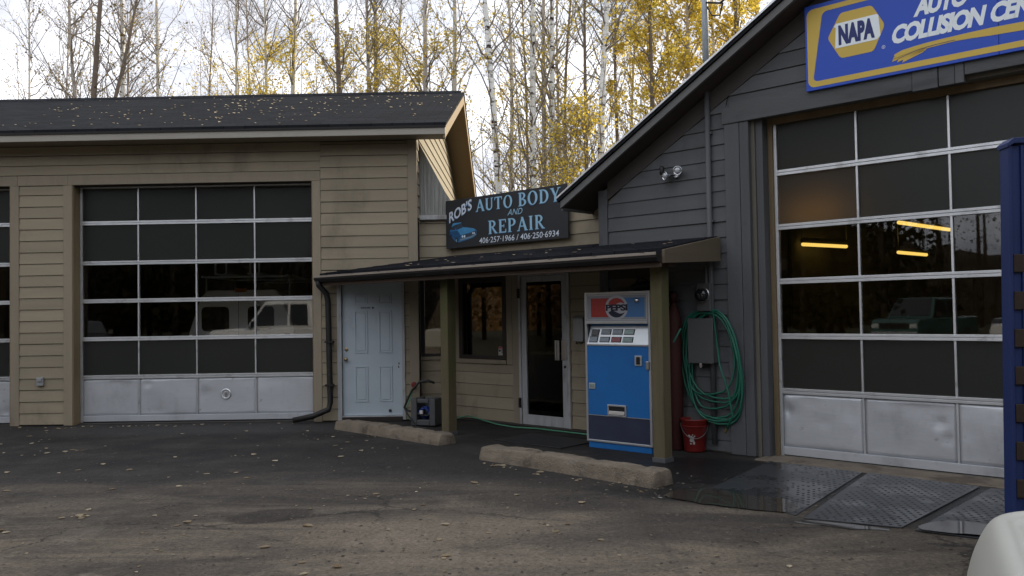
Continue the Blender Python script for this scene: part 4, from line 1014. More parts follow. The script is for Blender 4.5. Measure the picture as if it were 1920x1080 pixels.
# ------------------------------------------------------------------ BLUE AND YELLOW SIGN on the gable
NS = thing('collision_sign', 'large blue and yellow collision center sign above the grey garage door', 'sign', RLOC, -RA)
yn = -.300
for a, b in ((-3.776, -1.989), (-1.986, -.10)):
    part('sign_panel', MB().box(a, b, yn, yn+.03, 3.851, 4.735), M['sign_blue'], NS, .004)
part('mounting_rail', MB().box(-3.6, -.3, yn+.031, YG-.019, 4.0, 4.05).box(-3.6, -.3, yn+.031, YG-.019, 4.5, 4.55), M['steel'], NS)
y1_ = yn - .002
def rr(x0, x1, z0, z1, r, sk0=0, n=6):
    P = []
    for cx, cz, a0 in ((x1-r, z1-r, 0), (x0+r, z1-r, 90), (x0+r, z0+r, 180), (x1-r, z0+r, 270)):
        for i in range(n+1):
            a = R_(a0+90*i/n); P.append((cx+r*math.cos(a), cz+r*math.sin(a)))
    return P
out = rr(-3.752, -.14, 3.882, 4.692, .07)
inn = rr(-3.70, -.20, 3.938, 4.642, .05)
inn = [(x + (.115*(z-3.938)/.704 if x < -2 else 0), z) for x, z in inn]
mb = MB(); n_ = len(out)
mb.add([(x, y1_, z) for x, z in out]+[(x, y1_, z) for x, z in inn], [(i, (i+1) % n_, n_+(i+1) % n_, n_+i) for i in range(n_)])
flat('yellow_border', mb, M['sign_yellow'], NS)
hexp = [(-3.538, 4.352), (-3.402, 4.582), (-3.09, 4.582), (-2.969, 4.360), (-3.083, 4.122), (-3.41, 4.122)]
def rounded(P, r=.035, n=4):
    Q = []
    for i in range(len(P)):
        a, b, c = Vector(P[i-1]), Vector(P[i]), Vector(P[(i+1) % len(P)])
        p, q = b+(a-b).normalized()*r, b+(c-b).normalized()*r
        for k in range(n+1):
            u = k/n; Q.append(tuple((1-u)**2*p+2*u*(1-u)*b+u*u*q))
    return Q
def poly(name, P, y, mt, par): return flat(name, MB().add([(x, y, z) for x, z in P], [tuple(range(len(P)))]), mt, par)
emb = poly('hexagon_emblem', rounded(hexp), y1_, M['sign_yellow'], NS)
poly('emblem_band', [(-3.462, 4.232), (-3.047, 4.232), (-3.012, 4.265), (-3.028, 4.468), (-3.045, 4.482), (-3.445, 4.482), (-3.472, 4.455), (-3.452, 4.44)], y1_-.0015, M['sign_white'], emb)
flat('lettering', text_mb('NAPA', -3.425, -3.066, 4.255, 4.458, y1_-.003, bold=.065, spacing=1.05), M['sign_navy'], emb)
tr = MB(); n_ = 16
tr.add([(-2.988+.017*math.cos(2*math.pi*i/n_), y1_, 4.143+.017*math.sin(2*math.pi*i/n_)) for i in range(n_)]+[(-2.988+.0135*math.cos(2*math.pi*i/n_), y1_, 4.143+.0135*math.sin(2*math.pi*i/n_)) for i in range(n_)], [(i, (i+1) % n_, n_+(i+1) % n_, n_+i) for i in range(n_)])
flat('registered_mark', tr, M['sign_white'], NS)
flat('registered_mark', text_mb('R', -2.994, -2.981, 4.134, 4.152, y1_), M['sign_white'], NS)
flat('lettering', text_mb('COLLISION', -2.905, -2.072, 4.146, 4.328, y1_, bold=.05, shear=.28, spacing=.88), M['sign_white'], NS)
flat('lettering', text_mb('CENTER', -2.045, -1.44, 4.146, 4.328, y1_, bold=.05, shear=.28, spacing=.90), M['sign_white'], NS)
flat('lettering', text_mb('AUTO', -2.705, -2.22, 4.362, 4.545, y1_, bold=.05, shear=.28, spacing=.90), M['sign_white'], NS)
sw_t = [(-2.893, 4.030), (-2.885, 4.048), (-2.815, 4.073), (-2.70, 4.087), (-2.598, 4.095), (-2.47, 4.101), (-2.347, 4.103), (-2.2, 4.106), (-2.049, 4.107), (-1.785, 4.100), (-1.3, 4.09)]
sw_b = [(-2.872, 4.022), (-2.860, 4.020), (-2.80, 4.008), (-2.70, 4.030), (-2.598, 4.040), (-2.47, 4.048), (-2.347, 4.053), (-2.2, 4.048), (-2.049, 4.036), (-1.785, 4.024), (-1.3, 4.01)]
mb = MB(); n_ = len(sw_t)
mb.add([(x, y1_, z) for x, z in sw_b]+[(x, y1_, z) for x, z in sw_t], [(i, i+1, n_+i+1, n_+i) for i in range(n_-1)])
flat('brush_stroke', mb, M['sign_yellow'], NS)
mb = MB()
for (xa, za, xb, zb, w) in ((-2.905, 4.010, -2.62, 4.066, .012), (-2.912, 3.993, -2.60, 4.052, .013), (-2.865, 3.978, -2.60, 4.040, .013), (-2.818, 3.965, -2.62, 4.028, .013)):
    mb.add([(xa, y1_-.0008, za-w), (xb, y1_-.0008, zb-w), (xb, y1_-.0008, zb+w), (xa+.012, y1_-.0008, za+w)], [(0, 1, 2, 3)])
flat('brush_stroke', mb, M['sign_yellow'], NS)
ln = [(-2.865, 3.992), (-2.78, 4.018), (-2.70, 4.038), (-2.60, 4.052), (-2.50, 4.060), (-2.345, 4.064)]
flat('brush_line', MB().add([(x, y1_-.0016, z-.002) for x, z in ln]+[(x, y1_-.0016, z+.003) for x, z in ln], [(i, i+1, len(ln)+i+1, len(ln)+i) for i in range(len(ln)-1)]), M['sign_navy'], NS)

# ------------------------------------------------------------------ FLOODLIGHT, BOXES, HOSE
FL = thing('flood_light', 'twin security floodlight with dark motion sensor on charcoal clapboards', 'floodlight', Rp(-5.40, YG-.017, 3.19), -RA)
part('mount_plate', MB().lathe([(.055, 0), (.055, -.02), (.04, -.035)], 16, (0, 0, 0), 'y'), M['chrome'], FL)
for (dx, dz, ax) in ((-.105, -.005, (-.35, -.9, -.1)), (.075, .045, (.3, -.9, -.1))):
    c = Vector((dx, -.09, dz)); d = Vector(ax).normalized()
    hd = MB().lathe([(.018, .07), (.03, .05), (.045, .0), (.062, -.045), (.065, -.055), (.056, -.055), (.03, -.01)], 18)
    R3 = d.to_track_quat('-Z', 'Y').to_matrix(); hd.v = [tuple(R3 @ Vector(v) + c) for v in hd.v]
    h = part('lamp_head', hd, M['chrome'], FL, smooth=True)
    bl = MB().lathe([(.045, -.045), (.04, -.058), (.02, -.066)], 14); bl.v = [tuple(R3 @ Vector(v) + c) for v in bl.v]
    part('lamp_lens', bl, M['lamp_lens'], h, smooth=True)
    part('arm', MB().tube([(0, -.03, 0), (dx*.5, -.05, dz*.5), c - d*.05], .012, 8), M['black_metal'], FL)
part('motion_sensor', MB().lathe([(.025, -.06), (.034, -.04), (.034, .05), (.02, .065)], 12, (-.19, -.10, .075), 'z').tube([(-.19, -.1, .03), (-.1, -.06, .0), (0, -.03, 0)], .012, 6), M['black_metal'], FL, smooth=True)

FL.scale = (.82, .82, .82)
EM = thing('electric_meter', 'round electric meter on a grey base above the hose coil', 'meter', Rp(-5.04, YG-.018, 1.78), -RA)
part('base', MB().box(-.09, .09, -.09, 0, -.19, .13), M['box_grey'], EM, .01)
part('glass_dome', MB().lathe([(.072, -.09), (.078, -.11), (.07, -.16), (.045, -.18)], 20, (0, 0, -.005), 'y'), M['dark_glass'], EM, smooth=True)
part('ring', MB().lathe([(.084, -.088), (.086, -.10), (.08, -.106)], 20, (0, 0, -.005), 'y'), M['steel'], EM)
part('conduit', MB().tube([(0.02, -.04, .13), (0.02, -.04, .32)], .022, 8), M['box_grey'], EM)
EB = thing('electrical_panel', 'flat grey electrical panel box hung inside the green hose coil', 'electrical box', Rp(-5.062, YG-.018, 1.257), -RA)
part('case', MB().box(-.155, .155, -.12, 0, -.247, .247), M['box_grey'], EB, .006)
part('cover', MB().box(-.162, .162, -.135, -.121, -.252, .254), M['box_grey'], EB, .006)
part('hasp', MB().box(-.015, .015, -.142, -.0, -.30, -.2535), M['steel'], EB, .003)

HC = thing('hose_coil', 'long coiled green garden hose draped over the electrical panel', 'hose', RLOC, -RA)
pth = []; rh = random.Random(4)
loops = [(-5.04, .335, 1.60, .78), (-4.985, .36, 1.59, .37), (-5.05, .30, 1.57, .95), (-4.96, .31, 1.58, .30), (-5.00, .37, 1.61, .42), (-4.95, .29, 1.56, .24), (-5.06, .40, 1.60, .55), (-4.93, .30, 1.575, .22)]
for li, (cx, w, zt, zb) in enumerate(loops):
    nx = loops[(li+1) % len(loops)]
    for i in range(28):
        u = i/28; a = 2*math.pi*u
        cxx = cx+(nx[0]-cx)*u; ww = w+(nx[1]-w)*u; zt_ = zt+(nx[2]-zt)*u; zb_ = zb+(nx[3]-zb)*max(0, u*1.0)
        zz = zt_ - (zt_-zb_)*(1-math.cos(a))/2
        lean = .10*(zt_-zz)
        fat = 1 - .10*math.cos(a)
        pth.append((cxx - ww*fat*math.copysign(abs(math.sin(a))**.62, math.sin(a)) + lean*.6, YG-.05-.016*((li*5+i//7) % 5) - .01*math.sin(a*2+li), zz))
pth += [(-4.80, YG-.2, 1.0), (-4.70, YG-.2, .7), (-4.66, YG-.19, .45), (-4.74, YG-.18, .30)]
# bezier-ish smoothing
hm = MB().tube(pth, .0115, 7)
part('hose', hm, M['hose'], HC, smooth=True)
part('coupling', MB().tube([(-4.74, YG-.18, .30), (-4.765, YG-.18, .26)], .018, 8), M['brass'], HC)
part('loose_strand', MB().tube([(-5.30, YG-.17, 1.40), (-5.45, YG-.19, 1.15), (-5.56, YG-.2, .95), (-5.60, YG-.2, .80)], .012, 6), M['hose'], HC, smooth=True)

BK = thing('bucket', 'red plastic bucket splashed with white paint under the hose', 'bucket', (2.05, 9.80, 0))
part('shell', MB().lathe([(.115, .005), (.12, .02), (.142, .33), (.150, .34), (.150, .355), (.155, .36), (.155, .375), (.14, .375), (.136, .36), (.112, .03)], 28), M['red_plastic'], BK, smooth=True)
part('rib', MB().lathe([(.1455, .29), (.152, .292), (.152, .302), (.1465, .304)], 28), M['red_plastic'], BK)
pts = [(.150*math.cos(R_(a)), .150*math.sin(R_(a)), .33 - .15*math.cos(R_((a-205)))*1.0+.0) for a in range(155, 325, 10)]
part('handle', MB().tube([(.152*math.cos(R_(a)), .152*math.sin(R_(a)), .325-.16*math.sin(math.pi*(a-170)/180)) for a in range(170, 351, 9)], .005, 5), M['steel'], BK)
sp_ = MB(); rsp = random.Random(17)
for (ac, zc, ra, rz_) in ((243, .155, 13, .040), (231, .19, 6, .018), (254, .115, 7, .020), (238, .105, 5, .012), (258, .19, 4, .010), (248, .205, 4, .008)):
    n_ = 16; o_ = len(sp_.v)
    def onb(a, z): r = .12+(z-.02)*.071+.0025; return (r*math.cos(R_(a)), r*math.sin(R_(a)), z)
    sp_.v.append(onb(ac, zc))
    for i in range(n_):
        q = rsp.uniform(.55, 1.15); t_q = 2*math.pi*i/n_
        sp_.v.append(onb(ac+ra*q*math.cos(t_q), zc+rz_*q*math.sin(t_q)))
    for i in range(n_): sp_.f.append((o_, o_+1+i, o_+1+(i+1) % n_))
part('paint_splash', sp_, M['paint_splash'], BK)
RT = thing('gas_cylinder', 'tall dark red gas cylinder half hidden behind the porch post', 'gas cylinder', Rp(-5.425, YG-.115, 0), -RA)
part('body', MB().lathe([(.08, 0), (.085, .02), (.085, 1.50), (.07, 1.58), (.045, 1.64), (.035, 1.66), (.035, 1.70)], 20), M['red_paint'], RT, smooth=True)
part('valve_cap', MB().lathe([(.042, 1.701), (.042, 1.79), (.025, 1.82)], 14), M['red_paint'], RT, smooth=True)

# ------------------------------------------------------------------ VENDING MACHINE
VM = thing('vending_machine', 'old blue soda vending machine with red and blue header on the porch', 'vending machine', Rp(-6.366, -.79, 0), R_(-41.8))
w, dpt, h = .915, .52, 1.835
part('cabinet', MB().box(0.004, w-.004, .1105, dpt, .07, h-.004).box(.004, .028, .0305, .1105, .07, h-.004).box(w-.028, w-.004, .0305, .1105, .07, h-.004).box(.0285, w-.0285, .0305, .1105, .07, 1.225).box(.0285, w-.0285, .0305, .1105, 1.462, h-.004), M['cabinet'], VM)
part('kick_base', MB().box(.02, w-.02, .015, dpt-.02, .0, .069), M['blue_vend'], VM, .004)
fr = MB()
fr.box(0, .028, 0, .03, .075, h).box(w-.028, w, 0, .03, .075, h).box(.0285, w-.0285, 0, .03, h-.028, h).box(.0285, w-.0285, 0, .03, .075, .10)
part('trim_frame', fr, M['silver'], VM, .004)
part('trim_bar', MB().box(.0285, w-.0285, -.006, .03, 1.462, 1.497), M['silver'], VM, .004)
part('trim_bar', MB().box(.0285, w-.0285, -.004, .03, 1.205, 1.225), M['silver'], VM, .003)
part('trim_bar', MB().box(.0285, w-.0285, -.001, .03, .385, .392), M['silver'], VM)
HP = part('header_panel', MB().box(.0285, w-.0285, .006, .03, 1.4975, h-.0285), M['backlit_grey'], VM)
part('header_moulding', MB().box(.035, .045, -.001, .006, 1.505, 1.80).box(w-.045, w-.035, -.001, .006, 1.505, 1.80).box(.0455, w-.0455, -.001, .006, 1.793, 1.80).box(.0455, w-.0455, -.001, .006, 1.505, 1.512), M['silver'], HP)
poly('logo_block', [(.095, 1.540), (.40, 1.540), (.40, 1.762), (.095, 1.762)], .004, M['logo_red'], HP)
poly('logo_block', [(.52, 1.540), (.845, 1.540), (.845, 1.762), (.52, 1.762)], .004, M['logo_blue'], HP)
cx, cz, rx, rz = .462, 1.648, .160, .142
def ell(r, n=40): return [(cx+rx*r*math.cos(2*math.pi*i/n), cz+rz*r*math.sin(2*math.pi*i/n)) for i in range(n)]
poly('logo_disc', ell(1.0), .0028, M['logo_white'], HP)
def wave(top):
    P = []
    n = 20
    # outer arc within 0.80 of the disc, wavy inner edge
    xs = [-.62+1.24*i/n for i in range(n+1)]
    if top:
        a0, a1 = math.atan2(.36, -.70), math.atan2(.36, .70)
        arc = [(.80*math.cos(a), .80*math.sin(a)) for a in [a0+(a1-a0)*i/n for i in range(n+1)]]
        arc = [(x, z) for x, z in arc]
        edge = [(.72-1.44*i/n, .30+.12*math.sin(math.pi*2*(i/n))) for i in range(n+1)]
        return [(cx+rx*x, cz+rz*z) for x, z in arc+edge[1:-1]]
    a0, a1 = math.atan2(-.36, .70), math.atan2(-.36, -.70)
    arc = [(.80*math.cos(a), .80*math.sin(a)) for a in [a0+(a1-a0)*i/n for i in range(n+1)]]
    edge = [(-.72+1.44*i/n, -.36+.12*math.sin(math.pi*2*(i/n))) for i in range(n+1)]
    return [(cx+rx*x, cz+rz*z) for x, z in arc+edge[1:-1]]
poly('logo_wave', wave(True), .0016, M['logo_red'], HP)
poly('logo_wave', wave(False), .0016, M['logo_navy'], HP)
flat('lettering', text_mb('PEPSI', .310, .618, 1.612, 1.688, .0006, bold=.045, spacing=.92), M['logo_navy'], HP)
part('power_cord', MB().tube([(w-.10, dpt-.01, .25), (w+.03, dpt+.0, .12), (w+.06, dpt-.05, .02), (w+.10, dpt+.02, .012)], .008, 6), M['rubber'], VM, smooth=True)
part('header_lock', MB().lathe([(.022, .005), (.030, -.004), (.030, -.012), (.018, -.022)], 16, (.748, 0, 1.727), 'y'), M['chrome'], VM, smooth=True)
# recessed, tilted selector panel
SP = part('selector_panel', MB().hexa([(.029, .002, 1.2255), (w-.029, .002, 1.2255), (w-.029, .06, 1.2255), (.029, .06, 1.2255), (.029, .085, 1.435), (w-.029, .085, 1.435), (w-.029, .11, 1.435), (.029, .11, 1.435)]), M['sel_panel'], VM)
part('panel_recess', MB().box(.029, w-.029, .08, .11, 1.4355, 1.4615), M['blue_vend'], VM)
def onp(u, z): return .002 + (z-1.2255)/(1.435-1.2255)*.083
def button(x0, x1, z0, z1, mt):
    e = .007
    b = part('button', MB().hexa([(x0, onp(0, z0)-.008, z0), (x1, onp(0, z0)-.008, z0), (x1, onp(0, z0)+.01, z0), (x0, onp(0, z0)+.01, z0), (x0, onp(0, z1)-.008, z1), (x1, onp(0, z1)-.008, z1), (x1, onp(0, z1)+.01, z1), (x0, onp(0, z1)+.01, z1)]), M['black_metal'], SP, .003)
    part('button_face', MB().hexa([(x0+e, onp(0, z0+e)-.0115, z0+e), (x1-e, onp(0, z0+e)-.0115, z0+e), (x1-e, onp(0, z0+e)-.008, z0+e), (x0+e, onp(0, z0+e)-.008, z0+e), (x0+e, onp(0, z1-e)-.0115, z1-e), (x1-e, onp(0, z1-e)-.0115, z1-e), (x1-e, onp(0, z1-e)-.008, z1-e), (x0+e, onp(0, z1-e)-.008, z1-e)]), mt, SP)
for j, (z0, z1) in enumerate(((1.336, 1.398), (1.248, 1.310))):
    for i in range(3):
        button(.205+.163*i, .345+.163*i, z0, z1, M['btn_red'] if (j == 1 and i == 1) else (M['btn_green'] if i == 2 else M['btn']))
button(.065, .175, 1.322, 1.398, M['box_grey']); button(.055, .175, 1.245, 1.318, M['btn'])
# lower door
DO = part('front_door', MB().box(.0285, w-.0285, .006, .03, .3925, 1.2045), M['blue_vend'], VM, .003)
part('coin_return', MB().box(.705, .80, -.010, .006, .985, 1.10), M['silver'], DO, .004)
part('coin_cup', MB().box(.728, .778, -.013, -.0105, 1.0, 1.085), M['let_black'], DO)
part('door_lock', MB().box(.865, .903, -.030, -.0, .945, 1.04), M['steel'], DO, .006)
part('name_plate', MB().box(.05, .14, -.006, .006, .695, .765), M['silver'], DO, .003)
part('name_plate_face', MB().box(.068, .125, -.009, -.0065, .708, .752), M['btn_green'], DO)
dl = MB().box(.315, .575, -.012, .006, .505, .525).box(.315, .575, -.012, .006, .345+.05, .405).box(.315, .333, -.012, .006, .4055, .5045).box(.557, .575, -.012, .006, .4055, .5045)
part('delivery_chute', dl, M['silver'], DO, .003)
part('chute_opening', MB().box(.334, .556, -.004, .0055, .406, .504), M['let_black'], DO)
part('chute_flap', MB().hexa([(.336, -.02, .41), (.554, -.02, .41), (.554, -.004, .41), (.336, -.004, .41), (.336, -.012, .452), (.554, -.012, .452), (.554, -.004, .452), (.336, -.004, .452)]), M['steel'], DO, .003)
part('kick_panel', MB().box(.0285, w-.0285, .008, .03, .1005, .3845), M['navy_panel'], VM)
bg = thing('work_bag', 'small crumpled black bag lying on top of the vending machine', 'bag', Rp(-5.70, -.52, h+.001), -RA)
mb = MB(); n1_, n2_ = 14, 8
for j in range(n2_+1):
    for i in range(n1_):
        a = 2*math.pi*i/n1_; b = math.pi*j/n2_
        q = 1+.18*math.sin(3*a+j)+.1*math.cos(5*a)
        mb.v.append((.15*q*math.sin(b)*math.cos(a), .11*q*math.sin(b)*math.sin(a), .055-.055*math.cos(b)*(1+.2*math.sin(2*a))))
for j in range(n2_):
    for i in range(n1_): mb.f.append((j*n1_+i, j*n1_+(i+1) % n1_, (j+1)*n1_+(i+1) % n1_, (j+1)*n1_+i))
part('body', mb, M['black_metal'], bg, smooth=True)
part('strap', MB().tube([(-.1, 0, .09), (-.06, -.03, .14), (.02, -.03, .15), (.09, 0, .10)], .012, 6), M['black_metal'], bg, smooth=True)

# ------------------------------------------------------------------ PARKING STOPS
def stop(ax, ay, bx, by, wd, ht, label, seed, chips=()):
    a, b = Vector((ax, ay, 0)), Vector((bx, by, 0)); L_ = (b-a).length; d = (b-a).normalized(); nrm = Vector((d.y, -d.x, 0))
    if nrm.y < 0: nrm = -nrm
    rz = math.atan2(d.y, d.x)
    o = None; rd = random.Random(seed)
    prof = [(0, 0), (0.04, .45), (.115, .90), (.135, .95), (.17, .985), (.50, 1.0), (.83, .985), (.865, .95), (.885, .90), (.96, .45), (1.0, 0)]
    prof2 = []
    for i in range(len(prof)-1):
        for k in range(3): prof2.append((prof[i][0]+(prof[i+1][0]-prof[i][0])*k/3, prof[i][1]+(prof[i+1][1]-prof[i][1])*k/3))
    prof2.append(prof[-1]); nL = 110; mb = MB(); m_ = len(prof2)
    import mathutils
    for i in range(nL+1):
        u = i/nL; x = L_*u
        end = min(x, L_-x); f = min(1, .90+end/.05*.10)
        for (q, z) in prof2:
            p = Vector((x*4.1+seed*9, q*1.6, z*1.6)); nz = mathutils.noise.fractal(p, 1.0, 2.0, 4)*.007 + mathutils.noise.noise(Vector((x*38, q*9+seed, z*5)))*.0035 + mathutils.noise.noise(Vector((x*1.1+seed*5, q, z)))*.006
            chip = sum(dep*math.exp(-((x-cx_)/wd_)**2)*(z > .3) for cx_, wd_, dep in chips)
            mb.v.append((x, (q-.5)*wd*(1-.6*(1-f)) + wd*.5 + nz, max(0, z*ht*f - chip + nz*(1 if z > .1 else 0))))
    for i in range(nL):
        for j in range(m_-1): mb.f.append((i*m_+j, i*m_+j+1, (i+1)*m_+j+1, (i+1)*m_+j))
    mb.f.append(tuple(range(m_))); mb.f.append(tuple(nL*m_+j for j in range(m_))[::-1])
    o = fix_normals(mesh_obj('parking_stop', mb, M['concrete'], None, smooth=True)); o.location = a; o.rotation_euler = (0, 0, rz)
    return tag(o, label, 'parking stop', 'concrete parking stops')
stop(-2.56, 12.19, -.93, 10.52, .29, .135, 'broken rust stained concrete parking stop in front of the white door', 1, ((1.05, .025, .06), (1.55, .022, .05), (1.30, .05, .02), (.1, .1, .02), (2.0, .03, .03)))
stop(-.40, 9.50, 1.25, 7.80, .31, .150, 'pale weathered concrete parking stop in front of the vending machine', 2, ((.75, .03, .03), (.2, .12, .02), (1.5, .06, .012), (2.1, .04, .02)))

# ------------------------------------------------------------------ THINGS UNDER THE PORCH
CR = thing('tool_crate', 'grey plastic crate full of blue cable behind the mossy post', 'crate', (-1.25, 12.42, 0), R_(-20))
c = MB(); cw, cd, ch = .19, .15, .40
c.box(-cw, -cw+.09, -cd, cd, .02, ch).box(cw-.09, cw, -cd, cd, .02, ch).box(-cw+.0905, cw-.0905, cd-.02, cd, .02, ch).box(-cw+.0905, cw-.0905, -cd, cd-.021, .02, .10)
c.box(-.09, .09, -cd, -cd+.03, ch-.06, ch)
part('shell', c, M['crate'], CR, .012)
rr2 = random.Random(9); pp = []
for i in range(70):
    a = i*.55; pp.append((.095*math.cos(a)*rr2.uniform(.6, 1.05), -.06+.05*math.sin(a*1.3), .20+.08*math.sin(a)*rr2.uniform(.6, 1.1)))
part('cable', MB().tube(pp, .009, 6), M['blue_cable'], CR, smooth=True)
part('plug', MB().box(-.03, .02, -.20, -.17, .19, .24), M['paper'], CR, .005)
t_ = thing('black_cable', 'thick black cable arching from the ground over the grey crate', 'cable', (0, 0, 0))
arc = [(-1.13, 12.30, .62), (-1.22, 12.30, .66), (-1.35, 12.32, .64), (-1.46, 12.35, .52), (-1.53, 12.38, .38), (-1.58, 12.4, .27), (-1.52, 12.4, .22), (-1.42, 12.36, .20), (-1.3, 12.30, .16), (-1.2, 12.25, .17)]
part('cable', MB().tube(arc, .016, 8), M['rubber'], t_, smooth=True)
part('tail', MB().tube([(-1.58, 12.4, .27), (-1.52, 12.36, .16), (-1.45, 12.30, .08), (-1.40, 12.2, .015), (-1.2, 12.0, .013)], .012, 6), M['rubber'], t_, smooth=True)
SG = thing('wall_tap', 'red handled outdoor tap on the tan corner trim beside the white door', 'tap', Lp(-1.665, -.225, .52), -LA)
part('spout', MB().tube([(0, 0, 0), (0, -.06, .0), (0, -.09, -.03), (-.005, -.095, -.07)], .017, 8), M['brass'], SG, smooth=True)
part('handle', MB().lathe([(.02, -.07), (.042, -.075), (.042, -.09), (.015, -.095)], 12, (.02, 0, .03), 'y'), M['red_plastic'], SG)
gh = Lp(-1.67, -.32, 0)
t_ = thing('short_green_hose', 'short thin green hose hanging from the tap beside the white door', 'hose', (0, 0, 0))
part('hose', MB().tube([(gh.x, gh.y, .45), (gh.x-.03, gh.y-.01, .36), (gh.x-.07, gh.y-.03, .25), (gh.x-.08, gh.y-.05, .15), (gh.x-.04, gh.y-.08, .05), (gh.x+.05, gh.y-.12, .015), (gh.x+.2, gh.y-.2, .012)], .010, 7), M['hose_thin'], t_, smooth=True)
t_ = thing('ground_hose', 'thin pale green hose lying along the foot of the office wall', 'hose', (0, 0, 0))
gp = [(-.92, 12.75, .05), (-.70, 12.92, .07), (-.50, 12.75, .04), (-.25, 12.30, .02), (.0, 12.02, .012), (.3, 11.85, .012), (.6, 11.55, .012), (.85, 11.30, .012), (1.1, 11.05, .012)]
part('hose', MB().tube(gp, .011, 6), M['hose_thin'], t_, smooth=True)
t_ = thing('floor_mat', 'flat dark worn mat on the ground before the glass door', 'mat', (.60, 10.55, 0), -RA)
part('mat', MB().box(-.85, .25, -.35, .35, .002, .014), M['rubber'], t_, .004)

# ------------------------------------------------------------------ RUBBER MATS before the grey garage door
def mat_thing(corners, label, seed, z=0.0, th=.009, keep=(0., 1.)):
    """a perforated rubber mat: corners in order near, right, far, left (world)"""
    P = [Vector((x, y, 0)) for x, y in corners]
    t = thing('rubber_mat', label, 'rubber mat', P[0], 0, 'wet rubber mats before the grey garage')
    Q = [p - P[0] for p in P]; mb = MB(); mb.prism([(q.x, q.y, .002+z) for q in Q], (0, 0, th))
    part('mat', mb, M['rubber_wet'], t, .003)
    rd = random.Random(seed); db = MB()
    la, lb = (Q[1]).length, (Q[3]).length; na, nb_ = int(la/.062), int(lb/.062)
    for i in range(1, na):
        for j in range(1, nb_):
            u, v = (i+(.5 if j % 2 else 0))/na, j/nb_
            if u > .985: continue
            p = Q[0]*(1-u)*(1-v)+Q[1]*u*(1-v)+Q[2]*u*v+Q[3]*(1-u)*v
            if rd.random() < .06 or not (keep[0] <= v <= keep[1]): continue
            if seed == 2 and rd.random() < 1.2*(1-u): continue
            r = .015; zt = th+.0025+z
            o_ = len(db.v)
            for k in range(6): db.v.append((p.x+r*math.cos(k*math.pi/3), p.y+r*math.sin(k*math.pi/3), zt))
            for k in range(6): db.v.append((p.x+r*.6*math.cos(k*math.pi/3), p.y+r*.6*math.sin(k*math.pi/3), zt+.0016))
            for k in range(6): db.f.append((o_+k, o_+(k+1) % 6, o_+6+(k+1) % 6, o_+6+k))
            db.f.append(tuple(o_+6+k for k in range(6)))
    part('studs', db, M['rubber'], t, stuff=True)
def rubber_wet():
    t = NT('wet_mat_rubber'); v = t.coord((1, 1, 1)); n1 = t.noise(v, 1.8, 5, .6); n2 = t.noise(v, 50, 3)
    wetm = t.ramp(n1, .46, .60)
    c = t.mix(wetm, (.030, .032, .036), (.016, .017, .020))
    r = t.math('SUBTRACT', .36, t.math('MULTIPLY', wetm, .22))
    return t.done(t.bsdf(c, r, 0, .5, t.bump(n2, .15, .004)).outputs[0])
M['rubber_wet'] = rubber_wet()
# rectangular mats square to the garage door: origin and axes in facade coordinates
def fw(s, y): p = Rp(s, y, 0); return (p.x, p.y)
mat_thing([(2.20, 6.60), (2.80, 6.27), (4.10, 7.62), (3.42, 8.35)], 'middle wet black rubber mat with two rows of open joints at its sides', 1)
mat_thing([(1.75, 7.75), (2.17, 6.70), (3.38, 8.38), (2.70, 9.10)], 'wet black rubber mat nearest the hose coil and grey door post', 2, 0, .006)
mat_thing([(2.86, 6.20), (3.75, 5.55), (5.2, 6.75), (4.16, 7.55)], 'wet black rubber mat partly under the blue steel ramp', 3)
t_ = tag(part('door_sill', MB().hexa([(-4.40, -.42, .001), (-.62, -.42, .001), (-.62, -.02, .001), (-4.40, -.02, .001), (-4.40, -.40, .012), (-.62, -.40, .012), (-.62, -.02, .010), (-4.40, -.02, .010)]), M['concrete'], None), None, None, kind='structure')
t_.location = RLOC; t_.rotation_euler = (0, 0, -RA)

# ------------------------------------------------------------------ BLUE STEEL RAMP standing upright
BR = thing('loading_ramp', 'dark blue steel ramp standing upright with rusty rung ends at the photo edge', 'ramp', (2.872, 5.0, 0), R_(-4))
BR.rotation_euler = (0, .018, R_(-4))
part('side_channel', MB().box(0, .022, -.0, .10, 0, 2.55).box(.0225, .072, .012, .10, 0, 2.55).box(.0725, .090, -.002, .10, 0, 2.55), M['ramp_blue'], BR, .003)
part('side_channel', MB().box(1.01, 1.10, -.0, .10, 0, 2.55), M['ramp_blue'], BR, .003)
part('deck_plate', MB().box(.0905, 1.0095, .06, .085, .05, 2.53), M['navy_dark'], BR)
part('top_cap', MB().prism([(-.008, -.012, 2.560), (-.008, -.012, 2.535), (.03, -.014, 2.558), (1.12, -.014, 2.575), (1.12, -.014, 2.605), (.03, -.014, 2.592)], (0, .13, 0)), M['ramp_blue'], BR, .003)
for k in range(11):
    z = .06 + .218*k
    if z > 2.0: break
    part('rung_end', MB().box(.024, .078, -.006, .0115, z, z+.105), M['rust'], BR, .004)

